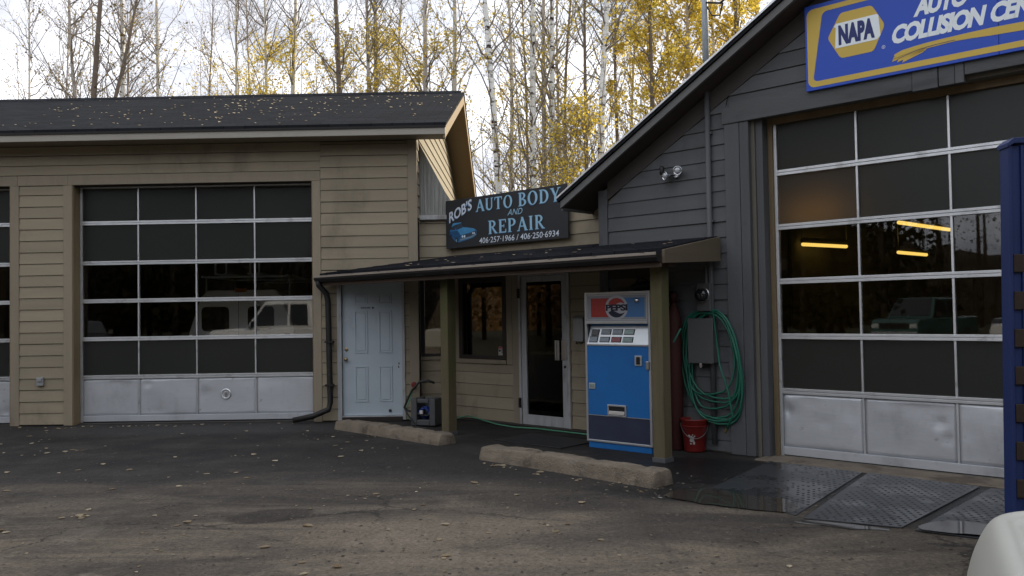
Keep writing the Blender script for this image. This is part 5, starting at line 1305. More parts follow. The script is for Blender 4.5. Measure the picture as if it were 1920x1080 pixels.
# ------------------------------------------------------------------ VEHICLES
def rrect(hx, y0, y1, r, n=8):
    P = []
    for cx, cy, a0 in ((hx-r, y1-r, 0), (-hx+r, y1-r, 90), (-hx+r, y0+r, 180), (hx-r, y0+r, 270)):
        for i in range(n+1):
            a = R_(a0+90*i/n); P.append((cx+r*math.cos(a), cy+r*math.sin(a)))
    return P
def ringloft(loops, cap0=True, cap1=True):
    mb = MB(); n = len(loops[0])
    for lp in loops: mb.v += lp
    for j in range(len(loops)-1):
        for i in range(n): mb.f.append((j*n+i, j*n+(i+1) % n, (j+1)*n+(i+1) % n, (j+1)*n+i))
    if cap0: mb.f.append(tuple(range(n))[::-1])
    if cap1: mb.f.append(tuple((len(loops)-1)*n+i for i in range(n)))
    return mb
def wheel(par, x, y, r=.38, wd=.24):
    wd_ = wd/2
    t = part('wheel', MB().lathe([(r*.62, -wd_), (r*.94, -wd_), (r, -wd_*.7), (r, wd_*.7), (r*.94, wd_), (r*.62, wd_)], 24, (x, y, r), 'x'), M['tyre'], par, smooth=True)
    part('rim', MB().lathe([(r*.615, -wd_*.8), (r*.615, wd_*.8)], 20, (x, y, r), 'x').lathe([(r*.2, -wd_*.95), (r*.2, wd_*.95)], 10, (x, y, r), 'x'), M['alu'], t)
def truck(name, label, cat, loc, rz, paint, kind='pickup', L_=5.4, hw=.95, H=1.9):
    t = thing(name, label, cat, loc, rz)
    # +y is forward; side profile extruded with tumblehome
    yb, yf = -L_/2, L_/2
    belt, hood = 1.12, 1.10
    low = [(yb, .45), (yf-.05, .45), (yf, .62), (yf, .92), (yf-.12, hood-.03), (yf-1.25, belt), (yb, belt)]
    mb = MB(); mb.add([(-hw, y, z) for y, z in low]+[(hw, y, z) for y, z in low], [tuple(range(7)), tuple(range(7, 14))[::-1]]+[(i, (i+1) % 7, 7+(i+1) % 7, 7+i) for i in range(7)])
    b = part('body', mb, M[paint], t, .07, smooth=False)
    c0, c1 = (yb+1.9, yf-1.25) if kind == 'pickup' else (yb+.05, yf-1.25)
    k = .62
    cab = [(c0, belt), (c1, belt), (c1-k, H), (c0+.12, H)]
    mb = MB(); mb.add([(-hw*.97 if z == belt else -hw*.80, y, z) for y, z in cab]+[(hw*.97 if z == belt else hw*.80, y, z) for y, z in cab], [tuple(range(4)), tuple(range(4, 8))[::-1]]+[(i, (i+1) % 4, 4+(i+1) % 4, 4+i) for i in range(4)])
    cb = part('cab', mb, M[paint], t, .05)
    for sg in (-1, 1):
        def sx(z): return sg*(hw*.97 + (hw*.80-hw*.97)*(z-belt)/(H-belt) + .006)
        z0, z1 = belt+.06, H-.12
        a = [(c0+.14, z0), (c1-.18, z0), (c1-k-.0, z1), (c0+.2, z1)]
        cut = (c0+c1-k)/2
        part('side_window', MB().prism([(sx(z), y, z) for y, z in [(c0+.16, z0), (cut-.04, z0), (cut-.04, z1), (c0+.22, z1)]], (-sg*.004, 0, 0)), M['dark_glass'], cb)
        part('side_window', MB().prism([(sx(z), y, z) for y, z in [(cut+.04, z0), (c1-.16, z0), (c1-k-.02, z1), (cut+.04, z1)]], (-sg*.004, 0, 0)), M['dark_glass'], cb)
        part('headlight', MB().box(sg*hw-.32 if sg > 0 else -hw+.04, sg*hw-.04 if sg > 0 else -hw+.32, yf-.005, yf+.012, .74, .90), M['lamp_lens'], t, .01)
        part('tail_light', MB().box(sg*hw-.14 if sg > 0 else -hw+.02, sg*hw-.02 if sg > 0 else -hw+.14, yb-.012, yb+.005, .75, 1.05), M['lens_red'], t, .01)
        part('mirror', MB().box(min(sg*hw, sg*(hw+.2)), max(sg*hw, sg*(hw+.2)), c1-.35, c1-.25, belt+.02, belt+.22), M['black_metal'], t, .02)
        for yy in (yf-.95, yb+1.1): wheel(t, sg*(hw-.12), yy)
    def px(y, z, w): return [(-w, y, z), (w, y, z)]
    ws = [(-hw*.86, c1-.05, belt+.06), (hw*.86, c1-.05, belt+.06), (hw*.72, c1-k+.06, H-.07), (-hw*.72, c1-k+.06, H-.07)]
    part('windshield', MB().prism(ws, (0, .03, .025)), M['dark_glass'], cb)
    part('grille', MB().box(-hw+.36, hw-.36, yf-.004, yf+.014, .70, .93), M['black_metal'], t, .01)
    part('bumper', MB().box(-hw+.02, hw-.02, yf-.02, yf+.10, .42, .60), M['steel'], t, .03)
    part('bumper', MB().box(-hw+.02, hw-.02, yb-.12, yb+.02, .42, .60), M['steel'], t, .03)
    return t
truck('pickup_truck', 'white pickup truck mirrored in the panes of the tan garage door', 'pickup truck', (-7.7, -2.6, 0), R_(90), 'van_white', H=2.0)
truck('pickup_truck', 'teal pickup truck mirrored in the panes of the grey garage door', 'pickup truck', (-22.0, -6.5, 0), R_(-35), 'truck_teal')
truck('parked_car', 'pale parked car mirrored in the small window behind the porch post', 'car', (-1.0, -3.3, 0), R_(90), 'truck_white', kind='suv', L_=4.8, H=1.75)
truck('parked_car', 'dark parked car mirrored next to the teal truck in the grey door panes', 'car', (-18.8, -9.3, 0), R_(-35), 'truck_dark', kind='suv', L_=4.8, H=1.7)
# white work van parked inside the tan garage, rear doors to the glass
VA = thing('work_van', 'white work van with ladder rack and dark rear windows inside the tan garage', 'van', Lp(-5.10, 2.3, 0), -LA)
def vs(w0, w1, y): return [(-w0, y, .45), (-w0, y, 1.15), (-w0+.02, y, 1.35), (-w1-.06, y, 1.98), (-w1+.06, y, 2.10), (w1-.06, y, 2.10), (w1+.06, y, 1.98), (w0-.02, y, 1.35), (w0, y, 1.15), (w0, y, .45)]
part('body', ringloft([vs(.97, .68, 0), vs(1.0, .70, .2), vs(1.0, .70, 4.6)]), M['van_white'], VA, .03)
for sg in (-1, 1):
    a, b = (-.72, -.22) if sg < 0 else (.12, .60)
    part('rear_window', MB().xz(rounded([(a, 1.36), (b, 1.36), (b, 1.80), (a, 1.80)], .09), -.012, -.001), M['dark_glass'], VA)
    part('tail_light', MB().box(.84*sg-.05, .84*sg+.05, -.02, -.001, .95, 1.3), M['lens_red'], VA)
    wheel(VA, sg*.86, .95); wheel(VA, sg*.86, 3.9)
part('door_seam', MB().box(-.052, -.046, -.006, -.001, .5, 2.02), M['black_metal'], VA)
part('roof_lamp', MB().box(-.10, .10, -.03, .05, 2.06, 2.13), M['lens_orange'], VA, .01)
part('license_plate', MB().box(-.55, -.25, -.015, -.002, .95, 1.1), M['paper'], VA)
part('rear_bumper', MB().box(-.95, .95, -.16, -.01, .45, .65), M['steel'], VA, .03)
rk = MB()
for yy in (.4, 2.0, 3.6):
    rk.tube([(-.78, yy, 2.0), (-.78, yy, 2.36), (.78, yy, 2.36), (.78, yy, 2.0)], .022, 6)
for xx in (-.78, .78): rk.tube([(xx, .2, 2.36), (xx, 4.2, 2.36)], .022, 6)
for xx in (-.5, -.32, .10, .28): rk.tube([(xx, .1, 2.40), (xx, 4.2, 2.40)], .022, 6)
for k in range(12): rk.tube([(-.5, .25+.33*k, 2.40), (-.32, .25+.33*k, 2.40)], .012, 5).tube([(.10, .25+.33*k, 2.40), (.28, .25+.33*k, 2.40)], .012, 5)
rk.tube([(-.5, .1, 2.40), (-.5, .1, 2.62), (-.30, .1, 2.62), (-.30, .1, 2.4)], .018, 6).tube([(.14, .1, 2.4), (.14, .1, 2.60)], .02, 6).tube([(.30, .1, 2.4), (.30, .1, 2.62)], .02, 6)
part('ladder_rack', rk, M['galv'], VA, smooth=True)

# white vehicle nose nearest the camera: hood and fender corner
ang = math.atan2(.43, .90)
ax = Vector((math.sin(ang), math.cos(ang), 0)); px_ = Vector((ax.y, -ax.x, 0))
corner = Vector((1.185, 2.165, 0))          # hood lip corner, left front
hwid = .88
FV = thing('white_vehicle', 'cream white vehicle nose with rounded hood corner, nearest the camera', 'vehicle', corner + px_*hwid, -ang)
Lh = 1.45
def hl(off, z, r, front=0.0): return [(x, y, z + .02) for x, y in rrect(hwid+off, -Lh, off+front, r, 10)]
loops = [hl(.055, .40, .20), hl(.075, .60, .20), hl(.075, .78, .20), hl(.065, .92, .20), hl(.048, 1.00, .19), hl(.022, 1.065, .18), hl(.004, 1.092, .17), hl(-.014, 1.100, .16), hl(-.030, 1.098, .15), hl(-.038, 1.086, .145), hl(-.050, 1.084, .14), hl(-.062, 1.094, .135), hl(-.10, 1.102, .12), hl(-.30, 1.125, .10), hl(-.55, 1.138, .08)]
ho = part('hood', ringloft(loops, cap0=False), M['truck_white'], FV, smooth=True)
sb_ = ho.modifiers.new('sub', 'SUBSURF'); sb_.levels = 1; sb_.render_levels = 2
part('front_bumper', MB().box(-.93, .93, .06, .20, .38, .62), M['steel'], FV, .04)
part('grille', MB().box(-.5, .5, .07, .095, .66, .90), M['black_metal'], FV, .01)
for sg in (-1, 1):
    part('headlight', MB().box(sg*.72-.16, sg*.72+.16, .065, .10, .70, .88), M['lamp_lens'], FV, .02)
    wheel(FV, sg*.80, -.65)
part('hood_seam', MB().tube([(-hwid+.012, -1.30, 1.02), (-hwid-.012, -.7, 1.02), (-hwid-.012, -.25, 1.02)], .003, 5), M['black_metal'], FV)
part('side_marker', MB().box(-hwid-.092, -hwid-.070, -.50, -.36, .74, .79), M['lens_orange'], FV, .004)
part('cowl', MB().box(-.85, .85, -1.62, -1.451, .6, 1.10), M['black_metal'], FV, .03)

# ------------------------------------------------------------------ TREES
class TreeGeo:
    def __init__(s): s.V = []; s.F = []; s.n = 0
    def tube(s, P, r, k):
        P = np.asarray(P, float); m_ = len(P); r = np.broadcast_to(np.asarray(r, float), (m_,))
        T = np.gradient(P, axis=0); T /= np.linalg.norm(T, axis=1, keepdims=True)+1e-9
        ref = np.array([0.31, 0.95, 0.05]) if abs(T[0, 2]) > .7 else np.array([0., 0., 1.])
        U = np.cross(T, ref); U /= np.linalg.norm(U, axis=1, keepdims=True)+1e-9; Wv = np.cross(T, U)
        a = 2*np.pi*np.arange(k)/k
        R3 = P[:, None, :] + r[:, None, None]*(U[:, None, :]*np.cos(a)[None, :, None]+Wv[:, None, :]*np.sin(a)[None, :, None])
        s.V.append(R3.reshape(-1, 3)); idx = np.arange(m_*k).reshape(m_, k)+s.n
        q = np.stack([idx[:-1], np.roll(idx[:-1], -1, 1), np.roll(idx[1:], -1, 1), idx[1:]], -1).reshape(-1, 4)
        s.F.append(q); s.n += m_*k
    def leaves(s, C, size, rs_):
        n = len(C)
        if n == 0: return
        u = rs_.normal(size=(n, 3)); u /= np.linalg.norm(u, axis=1, keepdims=True); w = rs_.normal(size=(n, 3)); w -= u*(u*w).sum(1, keepdims=True); w /= np.linalg.norm(w, axis=1, keepdims=True)
        z = size*rs_.uniform(.6, 1.25, (n, 1)); a = z*.5; b = z*.42
        V = np.stack([C-u*a, C+w*b, C+u*a, C-w*b], 1).reshape(-1, 3)
        s.V.append(V); s.F.append((np.arange(n*4).reshape(n, 4)+s.n)); s.n += n*4
    def mesh(s, name, mt, parent=None, smooth=True):
        V = np.concatenate(s.V).astype(np.float32); F = np.concatenate(s.F).astype(np.int32)
        me = bpy.data.meshes.new(name); me.vertices.add(len(V)); me.vertices.foreach_set('co', V.ravel())
        me.loops.add(F.size); me.loops.foreach_set('vertex_index', F.ravel()); me.polygons.add(len(F))
        me.polygons.foreach_set('loop_start', np.arange(0, F.size, 4, dtype=np.int32))
        try: me.polygons.foreach_set('loop_total', np.full(len(F), 4, np.int32))
        except Exception: pass
        me.update(calc_edges=True); me.materials.append(mt)
        if smooth: me.polygons.foreach_set('use_smooth', np.ones(len(F), bool))
        o = bpy.data.objects.new(name, me); COL.objects.link(o)
        if parent: o.parent = parent
        return o
def grow(rs_, H, r0, lean, nb, nl, leafsize=.075, fork=False, zlo=.16, leafband=(3., 16.), k=7, twigs=6, base=(0, 0, 0), TG=None, BG=None, LG=None, upright=1.0):
    base = np.array(base, float)
    tz = np.linspace(0, 1, 16); wob = rs_.normal(size=4)
    P = np.stack([lean*H*tz + .10*wob[0]*np.sin(tz*5+wob[1])*tz*2, .10*wob[2]*np.sin(tz*4+wob[3])*tz*2, H*tz], 1)+base
    rad = r0*(1-.78*tz); rad[0] *= 1.3
    TG.tube(P, rad, k)
    stems = [(P, rad)]
    if fork:
        j = 5; d = np.array([.16, .1, 1.]); q = np.linspace(0, 1, 9)[:, None]
        P2 = P[j]+q*d*H*.55+np.stack([.25*np.sin(q[:, 0]*3), 0*q[:, 0], 0*q[:, 0]], 1); r2 = rad[j]*.75*(1-.75*q[:, 0]); TG.tube(P2, r2, k); stems.append((P2, r2))
    tips = []
    for i in range(nb):
        SP_, SR = stems[i % len(stems)]
        t = rs_.uniform(zlo, .97) if len(stems) == 1 or i % 2 == 0 else rs_.uniform(.1, .95)
        f = t*(len(SP_)-1); j = int(f); p = SP_[j]+(SP_[min(j+1, len(SP_)-1)]-SP_[j])*(f-j); rr_ = SR[j]
        az = rs_.uniform(0, 2*np.pi); el = np.radians(rs_.uniform(28, 66))*upright
        L_ = (.5+.20*H*(1-.72*t))*rs_.uniform(.45, 1.1)
        q = np.linspace(0, 1, 7); d = np.array([np.cos(az)*np.cos(el), np.sin(az)*np.cos(el), np.sin(el)])
        B = p+q[:, None]*d*L_; B[:, 2] += .16*L_*q**2; B += np.cumsum(rs_.normal(scale=.022*L_, size=(7, 3)), 0)*(q[:, None] > 0)
        rb = np.maximum(min(.022+.010*rs_.random(), rr_*.55)*(1-.8*q), .006)
        BG.tube(B, rb, 4)
        for _ in range(twigs):
            tt = rs_.uniform(.2, 1.); jf = tt*6; jj = min(int(jf), 5); s_ = B[jj]+(B[jj+1]-B[jj])*(jf-jj)
            dd = d*.7+rs_.normal(scale=.55, size=3)+np.array([0, 0, .35]); dd /= np.linalg.norm(dd); l2 = rs_.uniform(.3, 1.0)*min(1., .35+L_*.3)
            w_ = rs_.normal(scale=.10*l2, size=3)
            Tw = np.stack([s_, s_+dd*l2*.5+w_, s_+dd*l2+w_*.6]); BG.tube(Tw, [.007, .005, .0035], 3)
            tips.append(Tw)
            for __ in range(2):
                s2 = Tw[1]+(Tw[2]-Tw[1])*rs_.random(); d3 = dd*.6+rs_.normal(scale=.6, size=3); d3 /= np.linalg.norm(d3)
                BG.tube(np.stack([s2, s2+d3*rs_.uniform(.15, .45)]), [.0055, .0035], 3)
                tips.append(np.stack([s2, s2+d3*.15, s2+d3*.3]))
    if nl and LG is not None and tips:
        T3 = np.array(tips); ok = (T3[:, 1, 2] > leafband[0]) & (T3[:, 1, 2] < leafband[1]); T3 = T3[ok]
        if len(T3):
            # leaves gather on some twigs and leave others bare
            wgt = rs_.gamma(.55, 1, len(T3)); pick = rs_.choice(len(T3), nl, p=wgt/wgt.sum()); u = rs_.random((nl, 1))
            C = T3[pick, 0]*(1-u)+T3[pick, 2]*u+rs_.normal(scale=.10, size=(nl, 3))
            LG.leaves(C, leafsize, rs_)
F_ = 1607.4
# (photo column, distance, trunk width in photo px, bark, lean, branches, leaves, leaf tint, forked, label)
TL = [
 (48, 37, 6, 'pale', .004, 40, 260, 'brown', 0, 'thin pale bare birch, first from the left behind the garage roof'),
 (112, 40, 5, 'grey', -.012, 40, 220, 'brown', 0, 'thin grey bare sapling just left of the two dark trunks'),
 (146, 30, 9, 'grey', -.008, 44, 260, 'brown', 0, 'bare grey tree immediately left of the forked dark trunk'),
 (170, 27, 13, 'dark', .010, 46, 260, 'brown', 1, 'dark bare tree with forked trunk behind the garage roof'),
 (222, 29, 12, 'white', .002, 46, 320, 'brown', 0, 'banded white birch just right of the forked dark tree'),
 (240, 38, 6, 'grey', .01, 36, 240, 'brown', 0, 'slim grey stem hugging the right side of the banded white birch'),
 (292, 33, 9, 'pale', -.004, 44, 340, 'olive', 0, 'lone pale birch standing before the open patch of sky'),
 (384, 41, 5, 'dark', -.02, 44, 300, 'brown', 0, 'thin dark leaning stem right of the open patch of sky'),
 (441, 35, 7, 'pale', -.006, 46, 520, 'olive', 0, 'pale slim birch left of the first yellow foliage'),
 (464, 37, 6, 'grey', .003, 44, 900, 'gold', 0, 'slim grey birch within the first yellow foliage'),
 (497, 34, 8, 'pale', -.006, 46, 1100, 'gold', 0, 'pale birch in the middle of the first yellow foliage'),
 (547, 31, 12, 'pale', .002, 48, 1900, 'gold', 0, 'pale birch wrapped in yellow leaves above the garage ridge'),
 (628, 27, 13, 'dark', -.006, 44, 700, 'olive', 0, 'single dark straight trunk above the garage ridge'),
 (688, 30, 10, 'grey', -.003, 46, 1500, 'olive', 0, 'left stem of the close grey pair above the ridge'),
 (702, 30.6, 11, 'grey', .004, 46, 1500, 'gold', 0, 'right stem of the close grey pair above the ridge'),
 (752, 36, 7, 'grey', .0, 46, 1700, 'olive', 0, 'slender grey trunk right of the close grey pair'),
 (797, 28, 12, 'grey', .008, 46, 1300, 'olive', 0, 'stout grey trunk above the right part of the garage ridge'),
 (846, 31, 11, 'pale', .010, 46, 1100, 'olive', 0, 'pale trunk just left of the garage roof peak end'),
 (922, 27, 13, 'white', -.055, 46, 620, 'olive', 0, 'white birch leaning over the gap right of the garage roof'),
 (951, 34, 9, 'pale', .002, 44, 620, 'olive', 0, 'pale birch directly right of the leaning white birch'),
 (985, 38, 6, 'dark', .01, 40, 500, 'olive', 0, 'thin dark stem in the gap above the black shop sign'),
 (1000, 28, 14, 'white', .006, 46, 760, 'olive', 0, 'broad white birch above the middle of the black shop sign'),
 (1021, 31, 10, 'grey', .004, 44, 800, 'olive', 0, 'grey birch between the two white birches above the sign'),
 (1034, 29, 12, 'white', .006, 46, 850, 'gold', 0, 'second white birch above the right part of the sign'),
 (1049, 36, 6, 'grey', .0, 40, 800, 'gold', 0, 'thin grey stem right of the second white birch'),
 (1068, 35, 7, 'dark', -.006, 42, 900, 'gold', 0, 'thin dark trunk between the white birches and the roof slope'),
 (1099, 30, 9, 'dark', .006, 44, 1100, 'gold', 0, 'crooked dark trunk left of the scarred white birch'),
 (1132, 26, 16, 'white', .002, 44, 850, 'gold', 0, 'thick white birch with black scars above the grey roof slope'),
 (1163, 34, 8, 'dark', -.008, 44, 1000, 'gold', 0, 'dark trunk right of the scarred white birch'),
 (1190, 37, 7, 'grey', .004, 44, 1500, 'gold', 0, 'thin grey trunk half way to the galvanised mast'),
 (1219, 30, 10, 'dark', .0, 50, 5510, 'gold', 0, 'golden leaved tree with dark trunk left of the mast'),
 (1252, 33, 9, 'grey', .004, 50, 6670, 'gold', 0, 'dense golden tree just left of the mast'),
 (1293, 31, 10, 'grey', -.003, 50, 6960, 'gold', 0, 'dense golden tree behind the galvanised mast'),
 (1342, 34, 9, 'pale', .0, 50, 6670, 'gold', 0, 'golden tree right of the mast above the roof slope'),
 (1384, 31, 9, 'dark', .005, 50, 6090, 'gold', 0, 'golden tree with dark trunk near the gable top'),
 (1430, 33, 10, 'pale', .0, 50, 6090, 'gold', 0, 'pale trunked golden tree furthest along the grey roof slope'),
]
for i, (pxx, D, wpx, bk, lean, nb, nl, lt, fork, label) in enumerate(TL):
    rs_ = np.random.default_rng(100+i)
    yrow = 200
    zmid = 1.62 + (585-yrow)/F_*D
    X = (pxx-960)/F_*D + .0164*(zmid-1.62) - lean*zmid
    r0 = wpx/F_*D/2*1.30
    H = rs_.uniform(16, 20)
    t = thing('birch_tree' if bk in ('white', 'pale') else 'aspen_tree', label, 'tree', (X, D, 0), 0, 'trees behind the buildings')
    TG, BG, LG = TreeGeo(), TreeGeo(), TreeGeo()
    zv = 1.62+410/F_*D
    band = (zv-.6, zv+(2.4 if nl > 400 else 4)) if pxx < 820 else ((4.5, 14) if pxx < 1200 else (6.5, 15))
    grow(rs_, H, r0, lean, int(nb*(1.25 if pxx < 820 else 1.1)), nl, .085 if nl < 3000 else .105, bool(fork), TG=TG, BG=BG, LG=LG, leafband=band, twigs=(8 if pxx < 820 else 6))
    tr_ = TG.mesh('trunk', M['bark_'+bk], t); BG.mesh('branches', M['twig'], t)
    LG.mesh('crown', M['leaf_'+lt], t, smooth=False)
# low golden saplings over the sign, before the grey roof slope
for i, (pxx, D, H, nl) in enumerate(((1072, 25, 6.8, 1500), (1098, 24.5, 7.4, 1900), (1046, 25.5, 6.2, 800))):
    rs_ = np.random.default_rng(300+i); TG, BG, LG = TreeGeo(), TreeGeo(), TreeGeo()
    t = thing('aspen_sapling', ('low golden sapling above the last letters of the shop sign', 'low golden sapling where the grey roof meets the sign', 'smallest low golden sapling above the middle of the shop sign')[i], 'sapling', ((pxx-960)/F_*D, D, 0), 0, 'saplings behind the office')
    grow(rs_, H, .05, .0, 40, nl, .085, TG=TG, BG=BG, LG=LG, leafband=(2.5, 8), zlo=.3, twigs=7)
    TG.mesh('trunk', M['bark_dark'], t); BG.mesh('branches', M['twig'], t); LG.mesh('crown', M['leaf_gold'], t, smooth=False)
# thicket of thin stems deeper in the wood
rs_ = np.random.default_rng(7); TG, BG, LG, LO = TreeGeo(), TreeGeo(), TreeGeo(), TreeGeo()
for i in range(70):
    D = rs_.uniform(40, 66); pxx = rs_.uniform(-250, 1650) if i < 62 else rs_.uniform(-120, 430)
    right = np.clip((pxx-420)/650, 0, 1)
    grow(rs_, rs_.uniform(12, 19), rs_.uniform(.035, .085), rs_.normal()*.02, int(rs_.uniform(10, 18)), int((60 if i < 62 else 240)+800*right*rs_.random()), .11, TG=TG, BG=BG, LG=(LG if rs_.random() < .5*right else LO), k=5, twigs=3, base=((pxx-960)/F_*D, D, 0), leafband=(3, 20))
wd = thing('thicket', 'thin far stems and sparse leaves of the wood behind the birches', None); wd['kind'] = 'stuff'
TG.mesh('stems', M['bark_grey'], wd)['kind'] = 'stuff'; BG.mesh('branches', M['twig'], wd)['kind'] = 'stuff'; LG.mesh('leaves', M['leaf_gold'], wd, smooth=False)['kind'] = 'stuff'; LO.mesh('foliage', M['leaf_olive'], wd, smooth=False)['kind'] = 'stuff'

# unseen hillside, added to fill bright sky gaps in the mirrored wood
hb_ = TreeGeo(); nA, vs_, fs_ = 120, [], []
rh_ = np.random.default_rng(3)
aa = np.linspace(math.radians(143), math.radians(360), nA)
topz = 15 + 3.0*np.sin(aa*5)+2.0*np.sin(aa*13+1)+rh_.normal(scale=.5, size=nA)
gapw = np.exp(-((aa-math.radians(214))/math.radians(9))**2); topz = topz*(1-.42*gapw)
for a, tz2 in zip(aa, topz):
    for rad, z in ((62, -.5), (70, tz2*.55), (84, tz2), (120, tz2*1.15)): vs_.append((rad*math.cos(a), rad*math.sin(a)+4, z))
for i in range(nA-1):
    for j in range(3): fs_.append((i*4+j, (i+1)*4+j, (i+1)*4+j+1, i*4+j+1))
M['hillside'] = mat('autumn_hillside', (0.034, 0.026, 0.016), 0.95, var=0.9, scale=0.25, bump=1.0, bscale=2.0, bdist=.5, spec=0.1)
M['hillside_gold'] = mat('golden_hillside', (0.20, 0.115, 0.05), 0.95, var=0.9, scale=0.25, bump=1.0, bscale=2.0, bdist=.5, spec=0.1)
o = mesh_obj('hillside', MB().add(vs_, fs_), M['hillside'], smooth=True); o['kind'] = 'structure'; o.data.materials.append(M['hillside_gold'])
for p in o.data.polygons:
    if math.atan2(p.center.y-4, p.center.x) % (2*math.pi) < math.radians(189): p.material_index = 1

# the wood across the road, behind the camera: it darkens the low sky and is mirrored in the glass
rs_ = np.random.default_rng(21); FG, FO, FT = TreeGeo(), TreeGeo(), TreeGeo()
for i in range(270):
    a = rs_.uniform(math.radians(150), math.radians(352)); rad = rs_.uniform(34, 58)
    x, y = rad*math.cos(a), rad*math.sin(a)+4
    gold = a < math.radians(189)
    if gold and rs_.random() < .5: continue
    gap = math.radians(203) < a < math.radians(228)
    if gap and rs_.random() < .55: continue
    H = rs_.uniform(8, 13) if gap else rs_.uniform(13, 22) * (0.7 if rs_.random() < .3 else 1)
    if not gap and rs_.random() < .5: x, y = x*.72, y*.72
    FT.tube(np.array([[x, y, 0], [x+.1, y, H*.5], [x, y, H*.95]]), [.16, .11, .03], 5)
    n = 700; zz = rs_.beta(1.2, 1.6, n)*H*.92+H*.05; wd_ = (1-(zz/H))**.7*H*.20+.25
    an = rs_.uniform(0, 6.28, n); rr_ = wd_*np.sqrt(rs_.random(n))
    C = np.stack([x+rr_*np.cos(an), y+rr_*np.sin(an), zz], 1)
    (FO if gold else FG).leaves(C[:260] if gap else C, .16 if gap else .42, rs_)
fw_ = thing('woodland', 'dark wood across the road, mirrored in the window glass', None); fw_['kind'] = 'stuff'
M['far_trunk'] = mat('far_dark_trunks', (0.028, 0.022, 0.016), 0.95, var=0.3, bump=0, spec=0.05)
FT.mesh('stems', M['far_trunk'], fw_)['kind'] = 'stuff'; FG.mesh('foliage', M['leaf_forest'], fw_, smooth=False)['kind'] = 'stuff'; FO.mesh('leaves', M['leaf_forest_gold'], fw_, smooth=False)['kind'] = 'stuff'

# ------------------------------------------------------------------ FALLEN LEAVES, GRAVEL
def leaf_litter(name, pts, sizes, zfun, mt, seed, tilt=.35):
    rd = random.Random(seed); mb = MB()
    for (x, y), s_ in zip(pts, sizes):
        a = rd.uniform(0, 6.28); ca, sa = math.cos(a), math.sin(a); z0 = zfun(x, y)+.004
        cu = rd.uniform(.05, .45)*s_; tl = rd.uniform(-tilt, tilt)*s_*.5
        P = []
        for (u, v, c) in ((-.5, 0, .2), (-.2, .36, .8), (.22, .30, .7), (.55, 0, .35), (.22, -.30, .7), (-.2, -.36, .8), (0, 0, 0)):
            P.append((x+s_*(u*ca-v*sa), y+s_*(u*sa+v*ca), z0+cu*c*.5+max(0, tl*u)))
        mb.add(P, [(6, 0, 1), (6, 1, 2), (6, 2, 3), (6, 3, 4), (6, 4, 5), (6, 5, 0)])
    o = mesh_obj(name, mb, mt); o['kind'] = 'stuff'
    return o
rl = random.Random(5); pts = []; szs = []
while len(pts) < 270:
    y = rl.uniform(4.9, 13.0); x = rl.uniform(-.62*y, .62*y)
    if x > -1.5 and y > 8.6 - .9*max(x, 0): continue
    if rl.random() > (1.0 if x < -.5 else .50): continue
    if x > 1.8 and rl.random() < .7: continue
    if rl.random() < .3 and pts:
        b = rl.choice(pts); x, y = b[0]+rl.gauss(0, .12), b[1]+rl.gauss(0, .12)
        if y > 12.95: continue
    if rl.random() < .10: x = rl.uniform(-7.6, -3.2); y = 12.93-abs(rl.gauss(0, .08))
    elif rl.random() < .05: u_ = rl.random(); x = -.40+1.65*u_-.06-abs(rl.gauss(0, .04)); y = 9.50-1.70*u_-.06-abs(rl.gauss(0, .05))
    pts.append((x, y)); szs.append(rl.choice([.022, .025, .03, .03, .035, .04, .045, .05, .06, .075, .085]))
leaf_litter('fallen_leaves', pts, szs, lambda x, y: 0.0, M['leaf_fallen'], 6)
pts = []; szs = []
while len(pts) < 250:
    s = rl.uniform(-8.6, -1.2); u = rl.random()**.85
    if rl.random() < .35 and pts: s = pts[-1][0]+rl.gauss(0, .2); u = min(.98, max(0, pts[-1][2]+rl.gauss(0, .05)))
    pts.append((s, 0, u)); szs.append(rl.uniform(.025, .06))
rp_ = [(s, EY + u*(RYd-EY-.2)) for s, _, u in pts]
o = leaf_litter('roof_leaves', rp_, szs, lambda x, y: EZ + sl_*(y-EY)+.004, M['leaf_fallen'], 8); o.location = LLOC; o.rotation_euler = (0, 0, -LA)
pp = [(rl.uniform(-9.5, -5.0), rl.uniform(ye+.02, -.3)) for _ in range(26)]
o = leaf_litter('porch_leaves', pp, [rl.uniform(.04, .07) for _ in pp], lambda x, y: zw(y)+.011, M['leaf_fallen'], 9); o.location = RLOC; o.rotation_euler = (0, 0, -RA)
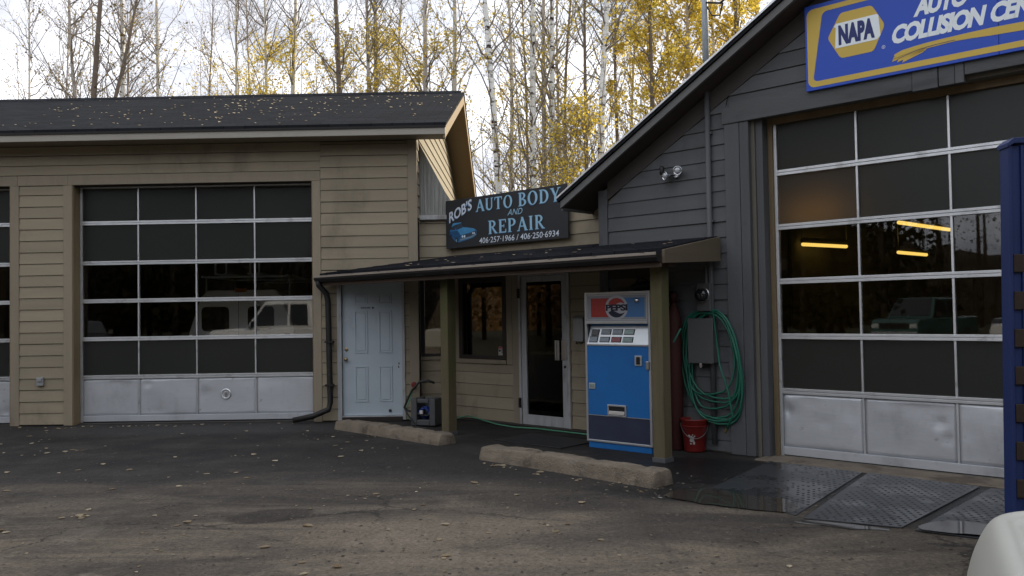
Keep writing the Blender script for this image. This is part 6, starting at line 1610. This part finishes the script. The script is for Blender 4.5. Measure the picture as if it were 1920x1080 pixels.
# loose grit and small stones
gv = MB(); rg = random.Random(12)
for i in range(1500):
    y = 4.8 + 7.5*rg.random()**1.6; x = rg.uniform(-.64*y, .60*y)
    if i % 3 == 0: x = rg.gauss(.8, .9); y = rg.gauss(6.6, .9)
    if y < 4.6 or y > 12.5 or (x > -1.2 and y > 10.4-.9*max(x+.4, 0)): continue
    s_ = rg.choice([.005, .006, .007, .008, .009, .010, .012, .016, .020]); a = rg.uniform(0, 6.28); ca, sa = math.cos(a)*s_, math.sin(a)*s_
    gv.add([(x+ca, y+sa, .0), (x-sa, y+ca, 0), (x-ca, y-sa, 0), (x+sa, y-ca, 0), (x+ca*.4, y+sa*.2, s_*.45)], [(0, 1, 4), (1, 2, 4), (2, 3, 4), (3, 0, 4)])
t = NT('grit_stones'); g_ = t.n("ShaderNodeNewGeometry")
c = t.mix(g_.outputs['Random Per Island'], (.045, .039, .032), (.11, .093, .074))
M['grit'] = t.done(t.bsdf(c, .9, 0, .3).outputs[0])
o = mesh_obj('gravel', gv, M['grit']); o['kind'] = 'stuff'

# scum and foam flecks at the puddle's edge
fm = MB(); rf_ = random.Random(31)
for i in range(36):
    u = rf_.random()**1.4; x = 1.22+.75*u+rf_.gauss(0, .05); y = 7.62-.55*u+rf_.gauss(0, .10)*(1.4-u); r = rf_.choice([.003, .004, .005, .007, .012]); st_ = rf_.uniform(.5, 2.2)
    a0 = rf_.uniform(0, 3)
    fm.add([(x+r*st_*math.cos(a0)*math.cos(k*1.047)-r*math.sin(a0)*math.sin(k*1.047), y+r*st_*math.sin(a0)*math.cos(k*1.047)+r*math.cos(a0)*math.sin(k*1.047), .008) for k in range(6)], [(0, 1, 2, 3, 4, 5)])
o = mesh_obj('foam_flecks', fm, M['paint_splash']); o['kind'] = 'stuff'

# flat grit, bark crumbs and pale chips lying on the yard
fg_ = MB(); rc = random.Random(77)
for i in range(4200):
    y = 4.7 + 7.9*rc.random()**1.5; x = rc.uniform(-.64*y, .60*y)
    if x > -1.2 and y > 10.2-.95*max(x+.4, 0): continue
    r = rc.choice([.004, .005, .006, .008, .010, .014]); a0 = rc.uniform(0, 6.28); st_ = rc.uniform(.4, 1.0)
    P = []
    for k in range(5):
        a = a0 + k*1.2566; q = r*rc.uniform(.6, 1.2)
        P.append((x+q*math.cos(a), y+q*st_*math.sin(a), .0045+rc.uniform(0, .002)))
    fg_.add(P, [(0, 1, 2, 3, 4)])
t = NT('yard_chips'); g_ = t.n("ShaderNodeNewGeometry")
c = t.mix(t.ramp(g_.outputs['Random Per Island'], .35, .95), (.022, .019, .016), (.20, .17, .13))
M['chips'] = t.done(t.bsdf(c, .9, 0, .2).outputs[0])
o = mesh_obj('debris', fg_, M['chips']); o['kind'] = 'stuff'
